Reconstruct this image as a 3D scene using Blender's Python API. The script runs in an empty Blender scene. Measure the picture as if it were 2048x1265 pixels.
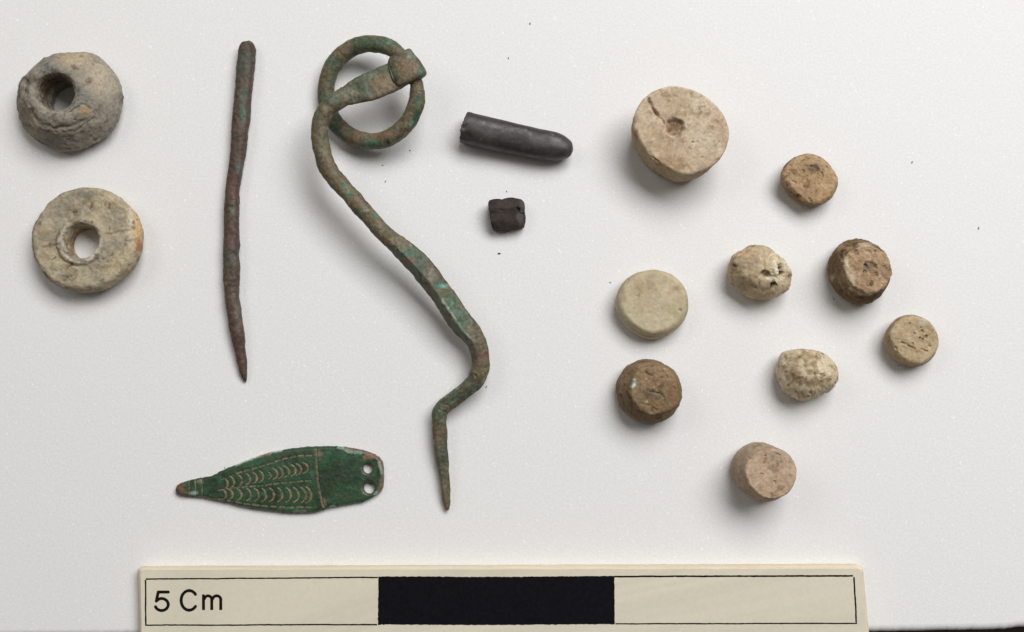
import bpy, math, random
import numpy as np
from mathutils import Matrix, Vector

# ------------------------------------------------------------------ camera
S = 0.01                      # everything below is worked out in cm; 1 cm = 0.01 m
FPX, CX, CY = 2270.0, 1024.0, 632.5
TILT = math.radians(6.0)
HC = 24.5                     # camera height above the foam, cm
scn = bpy.context.scene
cd = bpy.data.cameras.new('camera')
cam = bpy.data.objects.new('camera', cd)
scn.collection.objects.link(cam)
cam.location = (0, 0, HC * S)
cam.rotation_euler = (TILT, 0, 0)
cd.sensor_fit = 'HORIZONTAL'
cd.sensor_width = 36.0
cd.lens = 36.0 * FPX / 2048.0
cd.clip_start = 0.005
cd.clip_end = 20.0
scn.camera = cam

# ------------------------------------------------------------------ light
w = bpy.data.worlds.new('World')
scn.world = w
w.use_nodes = True
wb = w.node_tree.nodes['Background']
wb.inputs[0].default_value = (1.0, 0.92, 0.84, 1)
wb.inputs[1].default_value = 0.09

def area(name, loc, target, size, power, col):
    l = bpy.data.lights.new(name, 'AREA')
    l.shape = 'RECTANGLE'
    l.size, l.size_y = size[0] * S, size[1] * S
    l.energy = power
    l.color = col
    o = bpy.data.objects.new(name, l)
    scn.collection.objects.link(o)
    o.location = Vector(loc) * S
    d = Vector(target) - Vector(loc)
    o.rotation_euler = d.to_track_quat('-Z', 'Y').to_euler()
    return o
area('window_light', (34, 47, 76), (2, 1, 0), (78, 48), 9.7, (1.0, 0.99, 0.98))
area('room_light', (-46, 30, 60), (-5, 1, 0), (40, 30), 0.75, (1.0, 0.96, 0.91))

vs = scn.view_settings
vs.view_transform = 'Standard'
vs.look = 'None'
vs.exposure = 0.0
vs.gamma = 1.0
vs.use_curve_mapping = False
scn.render.engine = 'CYCLES'

# ------------------------------------------------------------------ helpers
ct, st = math.cos(TILT), math.sin(TILT)

def P(u, v, z=0.0):
    """photo pixel -> point (cm) at height z"""
    u = np.asarray(u, float); v = np.asarray(v, float); z = np.asarray(z, float)
    a = (u - CX) / FPX
    b = -(v - CY) / FPX
    dx, dy, dz = a, b * ct + st, b * st - ct
    t = (z - HC) / dz
    return np.stack([dx * t, dy * t, z + 0 * dx], -1)

def proj(p):
    q = p - np.array([0, 0, HC])
    x = q[:, 0]
    y = q[:, 1] * ct + q[:, 2] * st
    z = -q[:, 1] * st + q[:, 2] * ct
    return CX + FPX * x / -z, CY - FPX * y / -z

def pxcm(u, v, z=0.0):
    a, b = P(u, v, z), P(u + 1, v, z)
    return float(np.linalg.norm(b - a))

def _hash(ix, iy, iz, seed):
    h = ((ix * 73856093) ^ (iy * 19349663) ^ (iz * 83492791) ^ (seed * 2654435)) & 0xffffffff
    for k in (0x85ebca6b, 0x2c1b3c6d, 0x297a2d39):
        h = ((h ^ (h >> 16)) * (k & 0x7fffffff)) & 0xffffffff
    h = h ^ (h >> 15)
    return (h & 0xffffff) / float(0xffffff)

def vnoise(p, seed=0):
    i = np.floor(p).astype(np.int64)
    f = p - i
    f = f * f * f * (f * (f * 6 - 15) + 10)
    r = 0
    for dx in (0, 1):
        for dy in (0, 1):
            for dz in (0, 1):
                wgt = (f[:, 0] if dx else 1 - f[:, 0]) * (f[:, 1] if dy else 1 - f[:, 1]) * (f[:, 2] if dz else 1 - f[:, 2])
                r = r + wgt * _hash(i[:, 0] + dx, i[:, 1] + dy, i[:, 2] + dz, seed)
    return r * 2 - 1

ROT = np.array([[0.36, 0.48, -0.8], [-0.8, 0.6, 0.0], [0.48, 0.64, 0.6]])

def fbm(p, scale, seed=0, octv=4, rough=0.55):
    q = p * scale + seed * 7.31
    a, tot, r = 1.0, 0.0, 0.0
    for k in range(octv):
        r = r + a * vnoise(q, seed + k)
        tot += a
        a *= rough
        q = (q @ ROT) * 2.03
    return r / tot * 1.6

def sstep(a, b, x):
    t = np.clip((x - a) / (b - a), 0, 1)
    return t * t * (3 - 2 * t)

def lin(c):
    c = np.asarray(c, float) / 255.0
    return np.where(c <= 0.04045, c / 12.92, ((c + 0.055) / 1.055) ** 2.4)

def A(r, g, b, foam=218.0, alb=0.80):
    """colour as seen on the photo next to foam of a given grey -> surface reflectance"""
    return np.clip(lin((r, g, b)) / float(lin(foam)) * alb, 0.004, 0.95)

def seg_dist(u, v, pts):
    best = np.full(u.shape, 1e9)
    for (x0, y0), (x1, y1) in zip(pts[:-1], pts[1:]):
        dx, dy = x1 - x0, y1 - y0
        L = dx * dx + dy * dy + 1e-9
        t = np.clip(((u - x0) * dx + (v - y0) * dy) / L, 0, 1)
        best = np.minimum(best, np.hypot(u - x0 - t * dx, v - y0 - t * dy))
    return best

def normals(V, F):
    F = np.asarray(F)
    n = np.cross(V[F[:, 2]] - V[F[:, 0]], V[F[:, 3]] - V[F[:, 1]])
    N = np.zeros_like(V)
    for k in range(4):
        np.add.at(N, F[:, k], n)
    return N / (np.linalg.norm(N, axis=1)[:, None] + 1e-12)

def grid_faces(rows, cols, wrap_r=False, wrap_c=True):
    r = np.arange(rows if wrap_r else rows - 1)
    c = np.arange(cols if wrap_c else cols - 1)
    R, C = np.meshgrid(r, c, indexing='ij')
    R2, C2 = (R + 1) % rows, (C + 1) % cols
    return np.stack([R * cols + C, R2 * cols + C, R2 * cols + C2, R * cols + C2], -1).reshape(-1, 4)

def make_mesh(name, V, F, col=None, origin=(0, 0, 0)):
    V = (np.asarray(V, float) - np.asarray(origin, float)) * S
    me = bpy.data.meshes.new(name)
    if isinstance(F, np.ndarray):
        tri = F[:, 2] == F[:, 3]
        tri0 = F[:, 0] == F[:, 1]
        faces = []
        for f, a, b in zip(F.tolist(), tri, tri0):
            if a: faces.append(f[:3])
            elif b: faces.append(f[1:])
            else: faces.append(f)
    else:
        faces = F
    me.from_pydata(V.tolist(), [], faces)
    me.update()
    me.polygons.foreach_set('use_smooth', [True] * len(me.polygons))
    if col is not None:
        at = me.color_attributes.new('Col', 'FLOAT_COLOR', 'POINT')
        c4 = np.ones((len(V), 4), np.float32)
        c4[:, :3] = np.clip(col, 0.003, 0.97)
        at.data.foreach_set('color', c4.ravel())
    return me

def link(name, me, mat, origin=(0, 0, 0), parent=None, label=None, cat=None, group=None, kind=None):
    o = bpy.data.objects.new(name, me)
    scn.collection.objects.link(o)
    if mat is not None:
        me.materials.append(mat)
    if parent is not None:
        o.parent = parent
        o.location = Vector(origin) * S - parent.location
    else:
        o.location = Vector(origin) * S
    if label: o['label'] = label
    if cat: o['category'] = cat
    if group: o['group'] = group
    if kind: o['kind'] = kind
    return o

# ------------------------------------------------------------------ materials
def mat_vcol(name, rough=0.8, fine=2600, vary=0.22, bump=0.35, dist=0.00012, spec=0.3, metallic=0.0, rvar=0.1, gain=1.0):
    m = bpy.data.materials.new(name)
    m.use_nodes = True
    nt = m.node_tree
    b = nt.nodes['Principled BSDF']
    at = nt.nodes.new('ShaderNodeAttribute'); at.attribute_name = 'Col'
    tc = nt.nodes.new('ShaderNodeTexCoord')
    n1 = nt.nodes.new('ShaderNodeTexNoise')
    n1.inputs['Scale'].default_value = fine
    n1.inputs['Detail'].default_value = 4
    n1.inputs['Roughness'].default_value = 0.65
    nt.links.new(tc.outputs['Object'], n1.inputs['Vector'])
    mr = nt.nodes.new('ShaderNodeMapRange')
    mr.inputs['From Min'].default_value = 0.25
    mr.inputs['From Max'].default_value = 0.75
    mr.inputs['To Min'].default_value = (1 - vary) * gain
    mr.inputs['To Max'].default_value = (1 + vary) * gain
    nt.links.new(n1.outputs['Fac'], mr.inputs['Value'])
    vm = nt.nodes.new('ShaderNodeVectorMath'); vm.operation = 'SCALE'
    nt.links.new(at.outputs['Color'], vm.inputs[0])
    nt.links.new(mr.outputs['Result'], vm.inputs['Scale'])
    nt.links.new(vm.outputs['Vector'], b.inputs['Base Color'])
    mr2 = nt.nodes.new('ShaderNodeMapRange')
    mr2.inputs['From Min'].default_value = 0.3
    mr2.inputs['From Max'].default_value = 0.7
    mr2.inputs['To Min'].default_value = rough - rvar
    mr2.inputs['To Max'].default_value = min(1, rough + rvar)
    n2 = nt.nodes.new('ShaderNodeTexNoise')
    n2.inputs['Scale'].default_value = fine * 0.3
    nt.links.new(tc.outputs['Object'], n2.inputs['Vector'])
    nt.links.new(n2.outputs['Fac'], mr2.inputs['Value'])
    nt.links.new(mr2.outputs['Result'], b.inputs['Roughness'])
    bp = nt.nodes.new('ShaderNodeBump')
    bp.inputs['Strength'].default_value = bump
    bp.inputs['Distance'].default_value = dist
    nt.links.new(n1.outputs['Fac'], bp.inputs['Height'])
    nt.links.new(bp.outputs['Normal'], b.inputs['Normal'])
    b.inputs['Specular IOR Level'].default_value = spec
    b.inputs['Metallic'].default_value = metallic
    return m

M_STONE = mat_vcol('chalky_stone', 0.88, 1700, 0.22, 0.5, 0.00012, 0.2, gain=0.87)
M_CHALK = mat_vcol('pale_chalky_stone', 0.9, 1600, 0.24, 0.6, 0.00012, 0.2, gain=1.0)
M_BONE = mat_vcol('polished_pale_stone', 0.6, 2200, 0.07, 0.12, 0.0001, 0.35, gain=0.80)
M_CLAY = mat_vcol('weathered_lead', 0.85, 1600, 0.30, 0.6, 0.00016, 0.25, gain=0.78)
M_BRONZE = mat_vcol('corroded_bronze', 0.55, 1500, 0.52, 0.8, 0.00016, 0.45, gain=0.6)
M_STRAP = mat_vcol('green_patina', 0.42, 1500, 0.42, 0.5, 0.00012, 0.4, gain=0.72)
M_JET = mat_vcol('polished_jet', 0.46, 1800, 0.3, 0.35, 0.0001, 0.5, rvar=0.12, gain=0.72)
M_JETR = mat_vcol('broken_jet', 0.75, 2200, 0.3, 0.5, 0.00015, 0.3)
M_BOARD = mat_vcol('cream_board', 0.75, 1300, 0.045, 0.12, 0.00008, 0.25)
M_INK = mat_vcol('black_ink', 0.85, 3600, 0.5, 0.5, 0.0001, 0.12, gain=0.45)
M_DUST = mat_vcol('dark_grit', 0.9, 2600, 0.2, 0.2)

def mat_foam():
    m = bpy.data.materials.new('white_foam')
    m.use_nodes = True
    nt = m.node_tree
    b = nt.nodes['Principled BSDF']
    tc = nt.nodes.new('ShaderNodeTexCoord')
    no = nt.nodes.new('ShaderNodeTexNoise')
    no.inputs['Scale'].default_value = 1900
    no.inputs['Detail'].default_value = 3
    no.inputs['Roughness'].default_value = 0.6
    nt.links.new(tc.outputs['Object'], no.inputs['Vector'])
    vo = nt.nodes.new('ShaderNodeTexVoronoi')
    vo.inputs['Scale'].default_value = 3000
    nt.links.new(tc.outputs['Object'], vo.inputs['Vector'])
    lo = nt.nodes.new('ShaderNodeTexNoise')
    lo.inputs['Scale'].default_value = 160
    lo.inputs['Detail'].default_value = 3
    nt.links.new(tc.outputs['Object'], lo.inputs['Vector'])
    r1 = nt.nodes.new('ShaderNodeValToRGB')
    r1.color_ramp.elements[0].position = 0.3
    r1.color_ramp.elements[0].color = (0.77, 0.768, 0.765, 1)
    r1.color_ramp.elements[1].position = 0.7
    r1.color_ramp.elements[1].color = (0.845, 0.845, 0.845, 1)
    nt.links.new(no.outputs['Fac'], r1.inputs['Fac'])
    sp = nt.nodes.new('ShaderNodeSeparateColor')
    nt.links.new(vo.outputs['Color'], sp.inputs['Color'])
    gt = nt.nodes.new('ShaderNodeMapRange')
    gt.inputs['From Min'].default_value = 0.988
    gt.inputs['From Max'].default_value = 1.0
    nt.links.new(sp.outputs['Red'], gt.inputs['Value'])
    mx = nt.nodes.new('ShaderNodeMix'); mx.data_type = 'RGBA'
    mx.inputs['B'].default_value = (0.93, 0.93, 0.93, 1)  # sparkle painted as whiter base colour in scattered cells
    nt.links.new(gt.outputs['Result'], mx.inputs['Factor'])
    nt.links.new(r1.outputs['Color'], mx.inputs['A'])
    nt.links.new(mx.outputs['Result'], b.inputs['Base Color'])
    b.inputs['Roughness'].default_value = 0.55
    b.inputs['Specular IOR Level'].default_value = 0.25
    ad = nt.nodes.new('ShaderNodeMath'); ad.operation = 'ADD'
    nt.links.new(no.outputs['Fac'], ad.inputs[0])
    nt.links.new(lo.outputs['Fac'], ad.inputs[1])
    bp = nt.nodes.new('ShaderNodeBump')
    bp.inputs['Strength'].default_value = 0.25
    bp.inputs['Distance'].default_value = 0.00012
    nt.links.new(ad.outputs['Value'], bp.inputs['Height'])
    nt.links.new(bp.outputs['Normal'], b.inputs['Normal'])
    return m

def mat_table():
    m = bpy.data.materials.new('dark_wood')
    m.use_nodes = True
    nt = m.node_tree
    b = nt.nodes['Principled BSDF']
    tc = nt.nodes.new('ShaderNodeTexCoord')
    mp = nt.nodes.new('ShaderNodeMapping')
    mp.inputs['Scale'].default_value = (6, 160, 6)
    no = nt.nodes.new('ShaderNodeTexNoise')
    no.inputs['Scale'].default_value = 3
    no.inputs['Detail'].default_value = 6
    nt.links.new(tc.outputs['Object'], mp.inputs['Vector'])
    nt.links.new(mp.outputs['Vector'], no.inputs['Vector'])
    r = nt.nodes.new('ShaderNodeValToRGB')
    r.color_ramp.elements[0].position = 0.3
    r.color_ramp.elements[0].color = (0.09, 0.05, 0.042, 1)
    r.color_ramp.elements[1].position = 0.7
    r.color_ramp.elements[1].color = (0.17, 0.10, 0.085, 1)
    nt.links.new(no.outputs['Fac'], r.inputs['Fac'])
    nt.links.new(r.outputs['Color'], b.inputs['Base Color'])
    b.inputs['Roughness'].default_value = 0.5
    return m

# ------------------------------------------------------------------ setting
THK = 1.2
tx, ty = 45.0, 45.0
tv = np.array([[-tx, -ty, -THK - .01], [tx, -ty, -THK - .01], [tx, ty, -THK - .01], [-tx, ty, -THK - .01],
               [-tx, -ty, -THK - 2.5], [tx, -ty, -THK - 2.5], [tx, ty, -THK - 2.5], [-tx, ty, -THK - 2.5]])
tme = make_mesh('table_top', tv, [(0, 1, 2, 3), (7, 6, 5, 4), (0, 4, 5, 1), (1, 5, 6, 2), (2, 6, 7, 3), (3, 7, 4, 0)])
for p in tme.polygons: p.use_smooth = False
link('table_top', tme, mat_table(), kind='structure')

def build_foam():
    rnd = random.Random(3)
    ctrl = [(-260, 1282), (0, 1276), (280, 1273), (900, 1268), (1735, 1266), (1900, 1263), (2010, 1261), (2024, 1259), (2040, 1256.5), (2060, 1256.5), (2085, 1258), (2330, 1254)]
    us = np.linspace(-250, 2320, 420)
    vv = np.interp(us, [c[0] for c in ctrl], [c[1] for c in ctrl])
    vv = vv + np.array([rnd.gauss(0, 0.35) for _ in us])
    front = P(us, vv, 0.0)[:, :2]
    right = [(P(2330, 0, 0)[0], y) for y in np.linspace(front[-1, 1], 13.2, 12)[1:]]
    top = [(x, 13.2) for x in np.linspace(right[-1][0], front[0, 0], 12)[1:]]
    left = [(front[0, 0], y) for y in np.linspace(13.2, front[0, 1], 12)[1:-1]]
    loop = np.array(list(map(tuple, front)) + right + top + left)
    d = np.roll(loop, -1, 0) - np.roll(loop, 1, 0)
    d /= np.linalg.norm(d, axis=1)[:, None]
    inn = np.stack([-d[:, 1], d[:, 0]], -1)
    # smooth the inward direction so the nick stays tidy
    for _ in range(6):
        inn = (np.roll(inn, 1, 0) + inn * 2 + np.roll(inn, -1, 0)) / 4
    R = 0.16
    rings = [(0.0, -THK), (0.0, -THK * .5), (0.0, -R)]
    for k in range(1, 7):
        a = k / 6 * math.pi / 2
        rings.append((R * (1 - math.cos(a)), -R + R * math.sin(a)))
    V = np.concatenate([np.c_[loop + inn * i, np.full(len(loop), z)] for i, z in rings])
    n = len(loop)
    F = [list(map(int, f)) for f in grid_faces(len(rings), n)[:, ::-1]]
    F.append(list(range((len(rings) - 1) * n, len(rings) * n)))
    F.append(list(range(n))[::-1])
    me = make_mesh('foam_sheet', V, F)
    import bmesh
    bm = bmesh.new(); bm.from_mesh(me)
    bmesh.ops.recalc_face_normals(bm, faces=bm.faces)
    bm.to_mesh(me); bm.free()
    for p in me.polygons:
        if len(p.vertices) > 4: p.use_smooth = False
    link('foam_sheet', me, mat_foam(), kind='structure')
build_foam()

# ------------------------------------------------------------------ surface work shared by all finds
def relief(V, N, u, v, feats, seed, upper=True):
    """carve pits, grooves and bumps (given as places on the surface) into the mesh; returns offset along the normal"""
    d = np.zeros(len(V))
    wu = u + 3.0 * fbm(V, 6.0, seed + 50, 3)
    wv = v + 3.0 * fbm(V, 6.0, seed + 60, 3)
    face = sstep(0.0, 0.35, N[:, 2]) if upper else 1.0
    brk = fbm(V, 9.0, seed + 66, 3)
    for f in feats:
        if f[0] == 'pit':
            _, x, y, r, dep = f
            q = np.hypot(wu - x, wv - y) / r
            d -= dep * (1 - sstep(0.55, 1.1, q)) * face
        elif f[0] == 'dent':
            _, x, y, r, dep = f
            d -= dep * np.exp(-((u - x) ** 2 + (v - y) ** 2) / (r * r)) * face
        elif f[0] == 'groove':
            _, pts, wd, dep = f
            q = seg_dist(u + 0.8 * (wu - u), v + 0.8 * (wv - v), pts) / wd
            d -= dep * (1 - sstep(0.1, 1.15, q)) * face * np.clip(0.75 + 0.6 * brk, 0.1, 1.2)
    return d

def colours(V, N, u, v, base, layers, seed):
    C = np.tile(np.asarray(base, float), (len(V), 1))
    wu = u + 3.2 * fbm(V, 7.0, seed + 70, 4)
    wv = v + 3.2 * fbm(V, 7.0, seed + 80, 4)
    mot = fbm(V, 11.0, seed + 90, 4)
    for i, L in enumerate(layers):
        k, col = L[0], np.asarray(L[1], float)
        if k == 'n':            # noise patches: scale per cm, threshold, softness, strength
            _, _, sc, th, so, stg = L
            m = sstep(th - so, th + so, fbm(V, sc, seed + 11 * i + 5, 5, 0.6)) * stg
        elif k == 'spot':       # stains, painted shade and highlights at a place
            _, _, x, y, ru, rv, stg = L
            q = np.hypot((wu - x) / ru, (wv - y) / rv)
            m = (1 - sstep(0.25, 1.3, q + 0.35 * mot)) * stg * sstep(-0.2, 0.1, N[:, 2])
        elif k == 'line':
            _, _, pts, wd, stg = L
            m = (1 - sstep(0.3, 1.3, seg_dist(u + .7 * (wu - u), v + .7 * (wv - v), pts) / wd)) * stg * sstep(-0.1, 0.2, N[:, 2]) * np.clip(0.8 + 0.7 * mot, 0.1, 1.1)
        elif k == 'side':       # colour on the flanks, by slope
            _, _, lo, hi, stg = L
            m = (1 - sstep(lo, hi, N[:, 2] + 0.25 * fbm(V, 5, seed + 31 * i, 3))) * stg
        C = C * (1 - m[:, None]) + col * m[:, None]
    return C * (1 + 0.13 * mot + 0.07 * fbm(V, 26.0, seed + 95, 2))[:, None]

def polar(pts, cx, cy, th, smooth=2):
    pts = np.asarray(pts, float)
    a = np.arctan2(-(pts[:, 1] - cy), pts[:, 0] - cx)
    r = np.hypot(pts[:, 0] - cx, pts[:, 1] - cy)
    o = np.argsort(a)
    a, r = a[o], r[o]
    a = np.concatenate([a - 2 * math.pi, a, a + 2 * math.pi])
    r = np.tile(r, 3)
    t = (th + math.pi) % (2 * math.pi) - math.pi
    q = np.interp(t, a, r)
    n = len(q)
    k = max(2, n // 60)
    for _ in range(smooth):
        q = sum(np.roll(q, s) for s in range(-k, k + 1)) / (2 * k + 1)
    return q

def zp(pts, ox, oy, sc):
    return [(ox + x / sc, oy + y / sc) for x, y in pts]

def stone(name, label, cat, top, basep, h, edge, edge_z, base_col, layers, feats, seed, mat, amp=0.02, nsc=3.0,
          bulge=0.03, dome=0.0, group=None, n=240, fine_amp=0.006, ec=1.0):
    """a worn lump with a traced top outline (at height h) and a traced foot outline (at the foam)"""
    th = np.linspace(0, 2 * math.pi, n, endpoint=False)
    def ring(pts, z):
        pts = np.asarray(pts, float)
        c = (pts.min(0) + pts.max(0)) / 2
        r = polar(pts, c[0], c[1], th) * pxcm(c[0], c[1], z)
        return P(c[0], c[1], z)[:2], r
    ctop, rt = ring(top, h * 0.93)
    cbot, rb = ring(basep, h * 0.25)
    prof = []                         # (blend, rho, z)
    for t in np.linspace(0, 1, 56)[1:]:
        prof.append((0, (1 - edge) * t, h + dome * (1 - t * t)))
    for t in np.linspace(0, 1, 26)[1:]:
        a = t * math.pi / 2
        prof.append((0, 1 - edge + edge * math.sin(a) ** ec, h - edge_z * (1 - math.cos(a))))
    zl = h - edge_z
    eb = min(0.24, h * 0.34)
    for t in np.linspace(0, 1, 30)[1:]:
        prof.append((t, 1 + bulge * math.sin(math.pi * t), zl + (eb - zl) * t))
    for t in np.linspace(0, 1, 9)[1:]:
        a = t * math.pi / 2
        prof.append((1, 1 - 0.22 * (1 - math.cos(a)), eb * (1 - math.sin(a))))
    for t in np.linspace(1, 0, 7)[1:-1]:
        prof.append((1, 0.78 * t, 0.0))
    rows = []
    for bl, rho, z in prof:
        c = ctop * (1 - bl) + cbot * bl
        sh_ = sstep(0.05, 0.98, np.array(rho)) if bl == 0 else 1.0
        r = ((rt * sh_ + rt.mean() * (1 - sh_)) * (1 - bl) + rb * bl) * rho
        rows.append(np.c_[c[0] + r * np.cos(th), c[1] + r * np.sin(th), np.full(n, z)])
    V = np.concatenate(rows + [np.array([[ctop[0], ctop[1], h + dome], [cbot[0], cbot[1], 0]])])
    F = grid_faces(len(rows), n)
    m = len(rows) * n
    i = np.arange(n); j = (i + 1) % n
    cap = np.stack([np.full(n, m), i, j, j], -1)
    b0 = (len(rows) - 1) * n
    cap2 = np.stack([b0 + i, np.full(n, m + 1), b0 + j, b0 + j], -1)
    F = np.concatenate([F, cap, cap2])
    N = normals(V, F)
    if N[m, 2] < 0:
        N = -N; F = F[:, ::-1]
        F = np.where((F[:, :1] == F[:, 1:2]), F[:, [2, 3, 0, 0]], F) if False else F
    u, v = proj(V)
    low = sstep(0.0, 0.12, V[:, 2])
    d = amp * fbm(V, nsc, seed, 4) * low + fine_amp * fbm(V, nsc * 5, seed + 3, 3) * low
    d += relief(V, N, u, v, feats, seed)
    C = colours(V, N, u, v, base_col, layers, seed)
    V = V + N * d[:, None]
    V[:, 2] = np.maximum(V[:, 2], 0.003)
    org = (cbot[0], cbot[1], 0.0)
    return link(name, make_mesh(name, V, F, C, org), mat, org, label=label, cat=cat, group=group)

def whorl(name, label, cat, cu, cv, outline, prof, base_col, layers, feats, seed, mat, amp, nsc, fine_amp=0.008, n=300, hole_shift=(0, 0), zr=0.25):
    """pierced whorl: prof is a closed (r factor, z cm) loop, r factor 1 = traced outline"""
    th = np.linspace(0, 2 * math.pi, n, endpoint=False)
    c = P(cu, cv, zr)[:2]
    pc = pxcm(cu, cv, zr)
    ro = polar(outline, cu, cv, th) * pxcm(cu, cv, zr)
    rm = ro.mean()
    pr = np.array(prof + [prof[0]], float)
    seg = np.r_[0, np.cumsum(np.hypot(np.diff(pr[:, 0]), np.diff(pr[:, 1])))]
    s = np.linspace(0, seg[-1], 170, endpoint=False)
    rf, zz = np.interp(s, seg, pr[:, 0]), np.interp(s, seg, pr[:, 1])
    for _ in range(3):
        rf = (np.roll(rf, 1) + 2 * rf + np.roll(rf, -1)) / 4
        zz = (np.roll(zz, 1) + 2 * zz + np.roll(zz, -1)) / 4
    rows = []
    for a, z in zip(rf, zz):
        wgt = np.clip((a - 0.4) / 0.5, 0, 1)
        r = a * (ro * wgt + rm * (1 - wgt))
        ox, oy = hole_shift[0] * pc * (1 - wgt), -hole_shift[1] * pc * (1 - wgt)
        rows.append(np.c_[c[0] + ox + r * np.cos(th), c[1] + oy + r * np.sin(th), np.full(n, z)])
    V = np.concatenate(rows)
    F = grid_faces(len(rows), n, True, True)
    N = normals(V, F)
    k = int(np.argmax(V[:, 2]))
    if N[k, 2] < 0:
        N = -N; F = F[:, ::-1]
    u, v = proj(V)
    low = sstep(0.0, 0.1, V[:, 2])
    d = amp * fbm(V, nsc, seed, 4) * low + fine_amp * fbm(V, nsc * 4, seed + 3, 4) * low
    d += relief(V, N, u, v, feats, seed)
    C = colours(V, N, u, v, base_col, layers, seed)
    V = V + N * d[:, None]
    V[:, 2] = np.maximum(V[:, 2], 0.003)
    org = (c[0], c[1], 0.0)
    return link(name, make_mesh(name, V, F, C, org), mat, org, label=label, cat=cat)

def catmull(K, m):
    K = np.asarray(K, float)
    L = np.r_[0, np.cumsum(np.hypot(np.diff(K[:, 0]), np.diff(K[:, 1])))]
    t = np.linspace(0, L[-1], m)
    out = np.zeros((m, K.shape[1]))
    Kp = np.vstack([2 * K[0] - K[1], K, 2 * K[-1] - K[-2]])
    Lp = np.r_[L[0] - (L[1] - L[0]), L, L[-1] + (L[-1] - L[-2])]
    i = np.clip(np.searchsorted(L, t, side='right') - 1, 0, len(L) - 2)
    for c in range(K.shape[1]):
        p0, p1, p2, p3 = Kp[i, c], Kp[i + 1, c], Kp[i + 2, c], Kp[i + 3, c]
        t0, t1, t2, t3 = Lp[i], Lp[i + 1], Lp[i + 2], Lp[i + 3]
        h = t2 - t1
        x = (t - t1) / h
        m1 = (p2 - p0) / (t2 - t0) * h
        m2 = (p3 - p1) / (t3 - t1) * h
        out[:, c] = (2 * x**3 - 3 * x**2 + 1) * p1 + (x**3 - 2 * x**2 + x) * m1 + (-2 * x**3 + 3 * x**2) * p2 + (x**3 - x**2) * m2
    return out

def rod_mesh(K, m, n, base_col, layers, feats, seed, amp, nsc, fine_amp=0.006, closed=False, zmin=None, org=None, name='rod', endjit=0.0):
    """K rows: u, v, z (cm, axis), width px, height ratio, superellipse power, facet amount, facet angle deg"""
    Q = catmull(K, m)
    Q[:, 3] = np.maximum(Q[:, 3], 0.5)
    C0 = P(Q[:, 0], Q[:, 1], Q[:, 2])
    if closed:
        T = np.roll(C0, -1, 0) - np.roll(C0, 1, 0)
    else:
        T = np.gradient(C0, axis=0)
    T /= np.linalg.norm(T, axis=1)[:, None]
    Sd = np.cross(T, [0, 0, 1.0]); Sd /= np.linalg.norm(Sd, axis=1)[:, None]
    Up = np.cross(Sd, T)
    wd = Q[:, 3] / 2 * np.array([pxcm(a, b, c) for a, b, c in Q[:, :3]])
    ph = np.linspace(0, 2 * math.pi, n, endpoint=False)
    rows = []
    for k in range(m):
        p = Q[k, 5]
        cs, sn = np.cos(ph), np.sin(ph)
        rr = 1.0 / (np.abs(cs) ** p + np.abs(sn) ** p) ** (1 / p)
        fa = Q[k, 6]
        if fa > 0.01:
            al = math.radians(Q[k, 7])
            q = (ph - al + math.pi / 4) % (math.pi / 2) - math.pi / 4
            sq = 0.80 / np.maximum(np.cos(q), 0.5)
            rr = rr * (1 - fa) + sq * fa
        a = wd[k] * rr * cs
        b = wd[k] * Q[k, 4] * rr * sn
        rows.append(C0[k] + Sd[k] * a[:, None] + Up[k] * b[:, None])
    V = np.concatenate(rows)
    F = grid_faces(m, n, closed, True)
    if not closed:
        e = len(V)
        V = np.vstack([V, C0[0], C0[-1]])
        i = np.arange(n); j = (i + 1) % n
        b0 = (m - 1) * n
        F = np.concatenate([F, np.stack([np.full(n, e), i, j, j], -1), np.stack([b0 + i, np.full(n, e + 1), b0 + j, b0 + j], -1)])
    N = normals(V, F)
    k = int(np.argmax(V[:, 2]))
    if N[k, 2] < 0:
        N = -N; F = F[:, ::-1]
    u, v = proj(V)
    d = amp * 1.3 * fbm(V, nsc * 0.8, seed, 3) + fine_amp * 0.6 * np.maximum(fbm(V, nsc * 2.6, seed + 3, 3), -0.2)
    d += relief(V, N, u, v, feats, seed)
    C = colours(V, N, u, v, base_col, layers, seed)
    V = V + N * d[:, None]
    if zmin is not None:
        V[:, 2] = np.maximum(V[:, 2], zmin)
    return V, F, C

# ------------------------------------------------------------------ finds: whorls
def circ(cx, cy, rx, ry, n=24):
    return [(cx + rx * math.cos(a), cy + ry * math.sin(a)) for a in np.linspace(0, 2 * math.pi, n, endpoint=False)]

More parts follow.
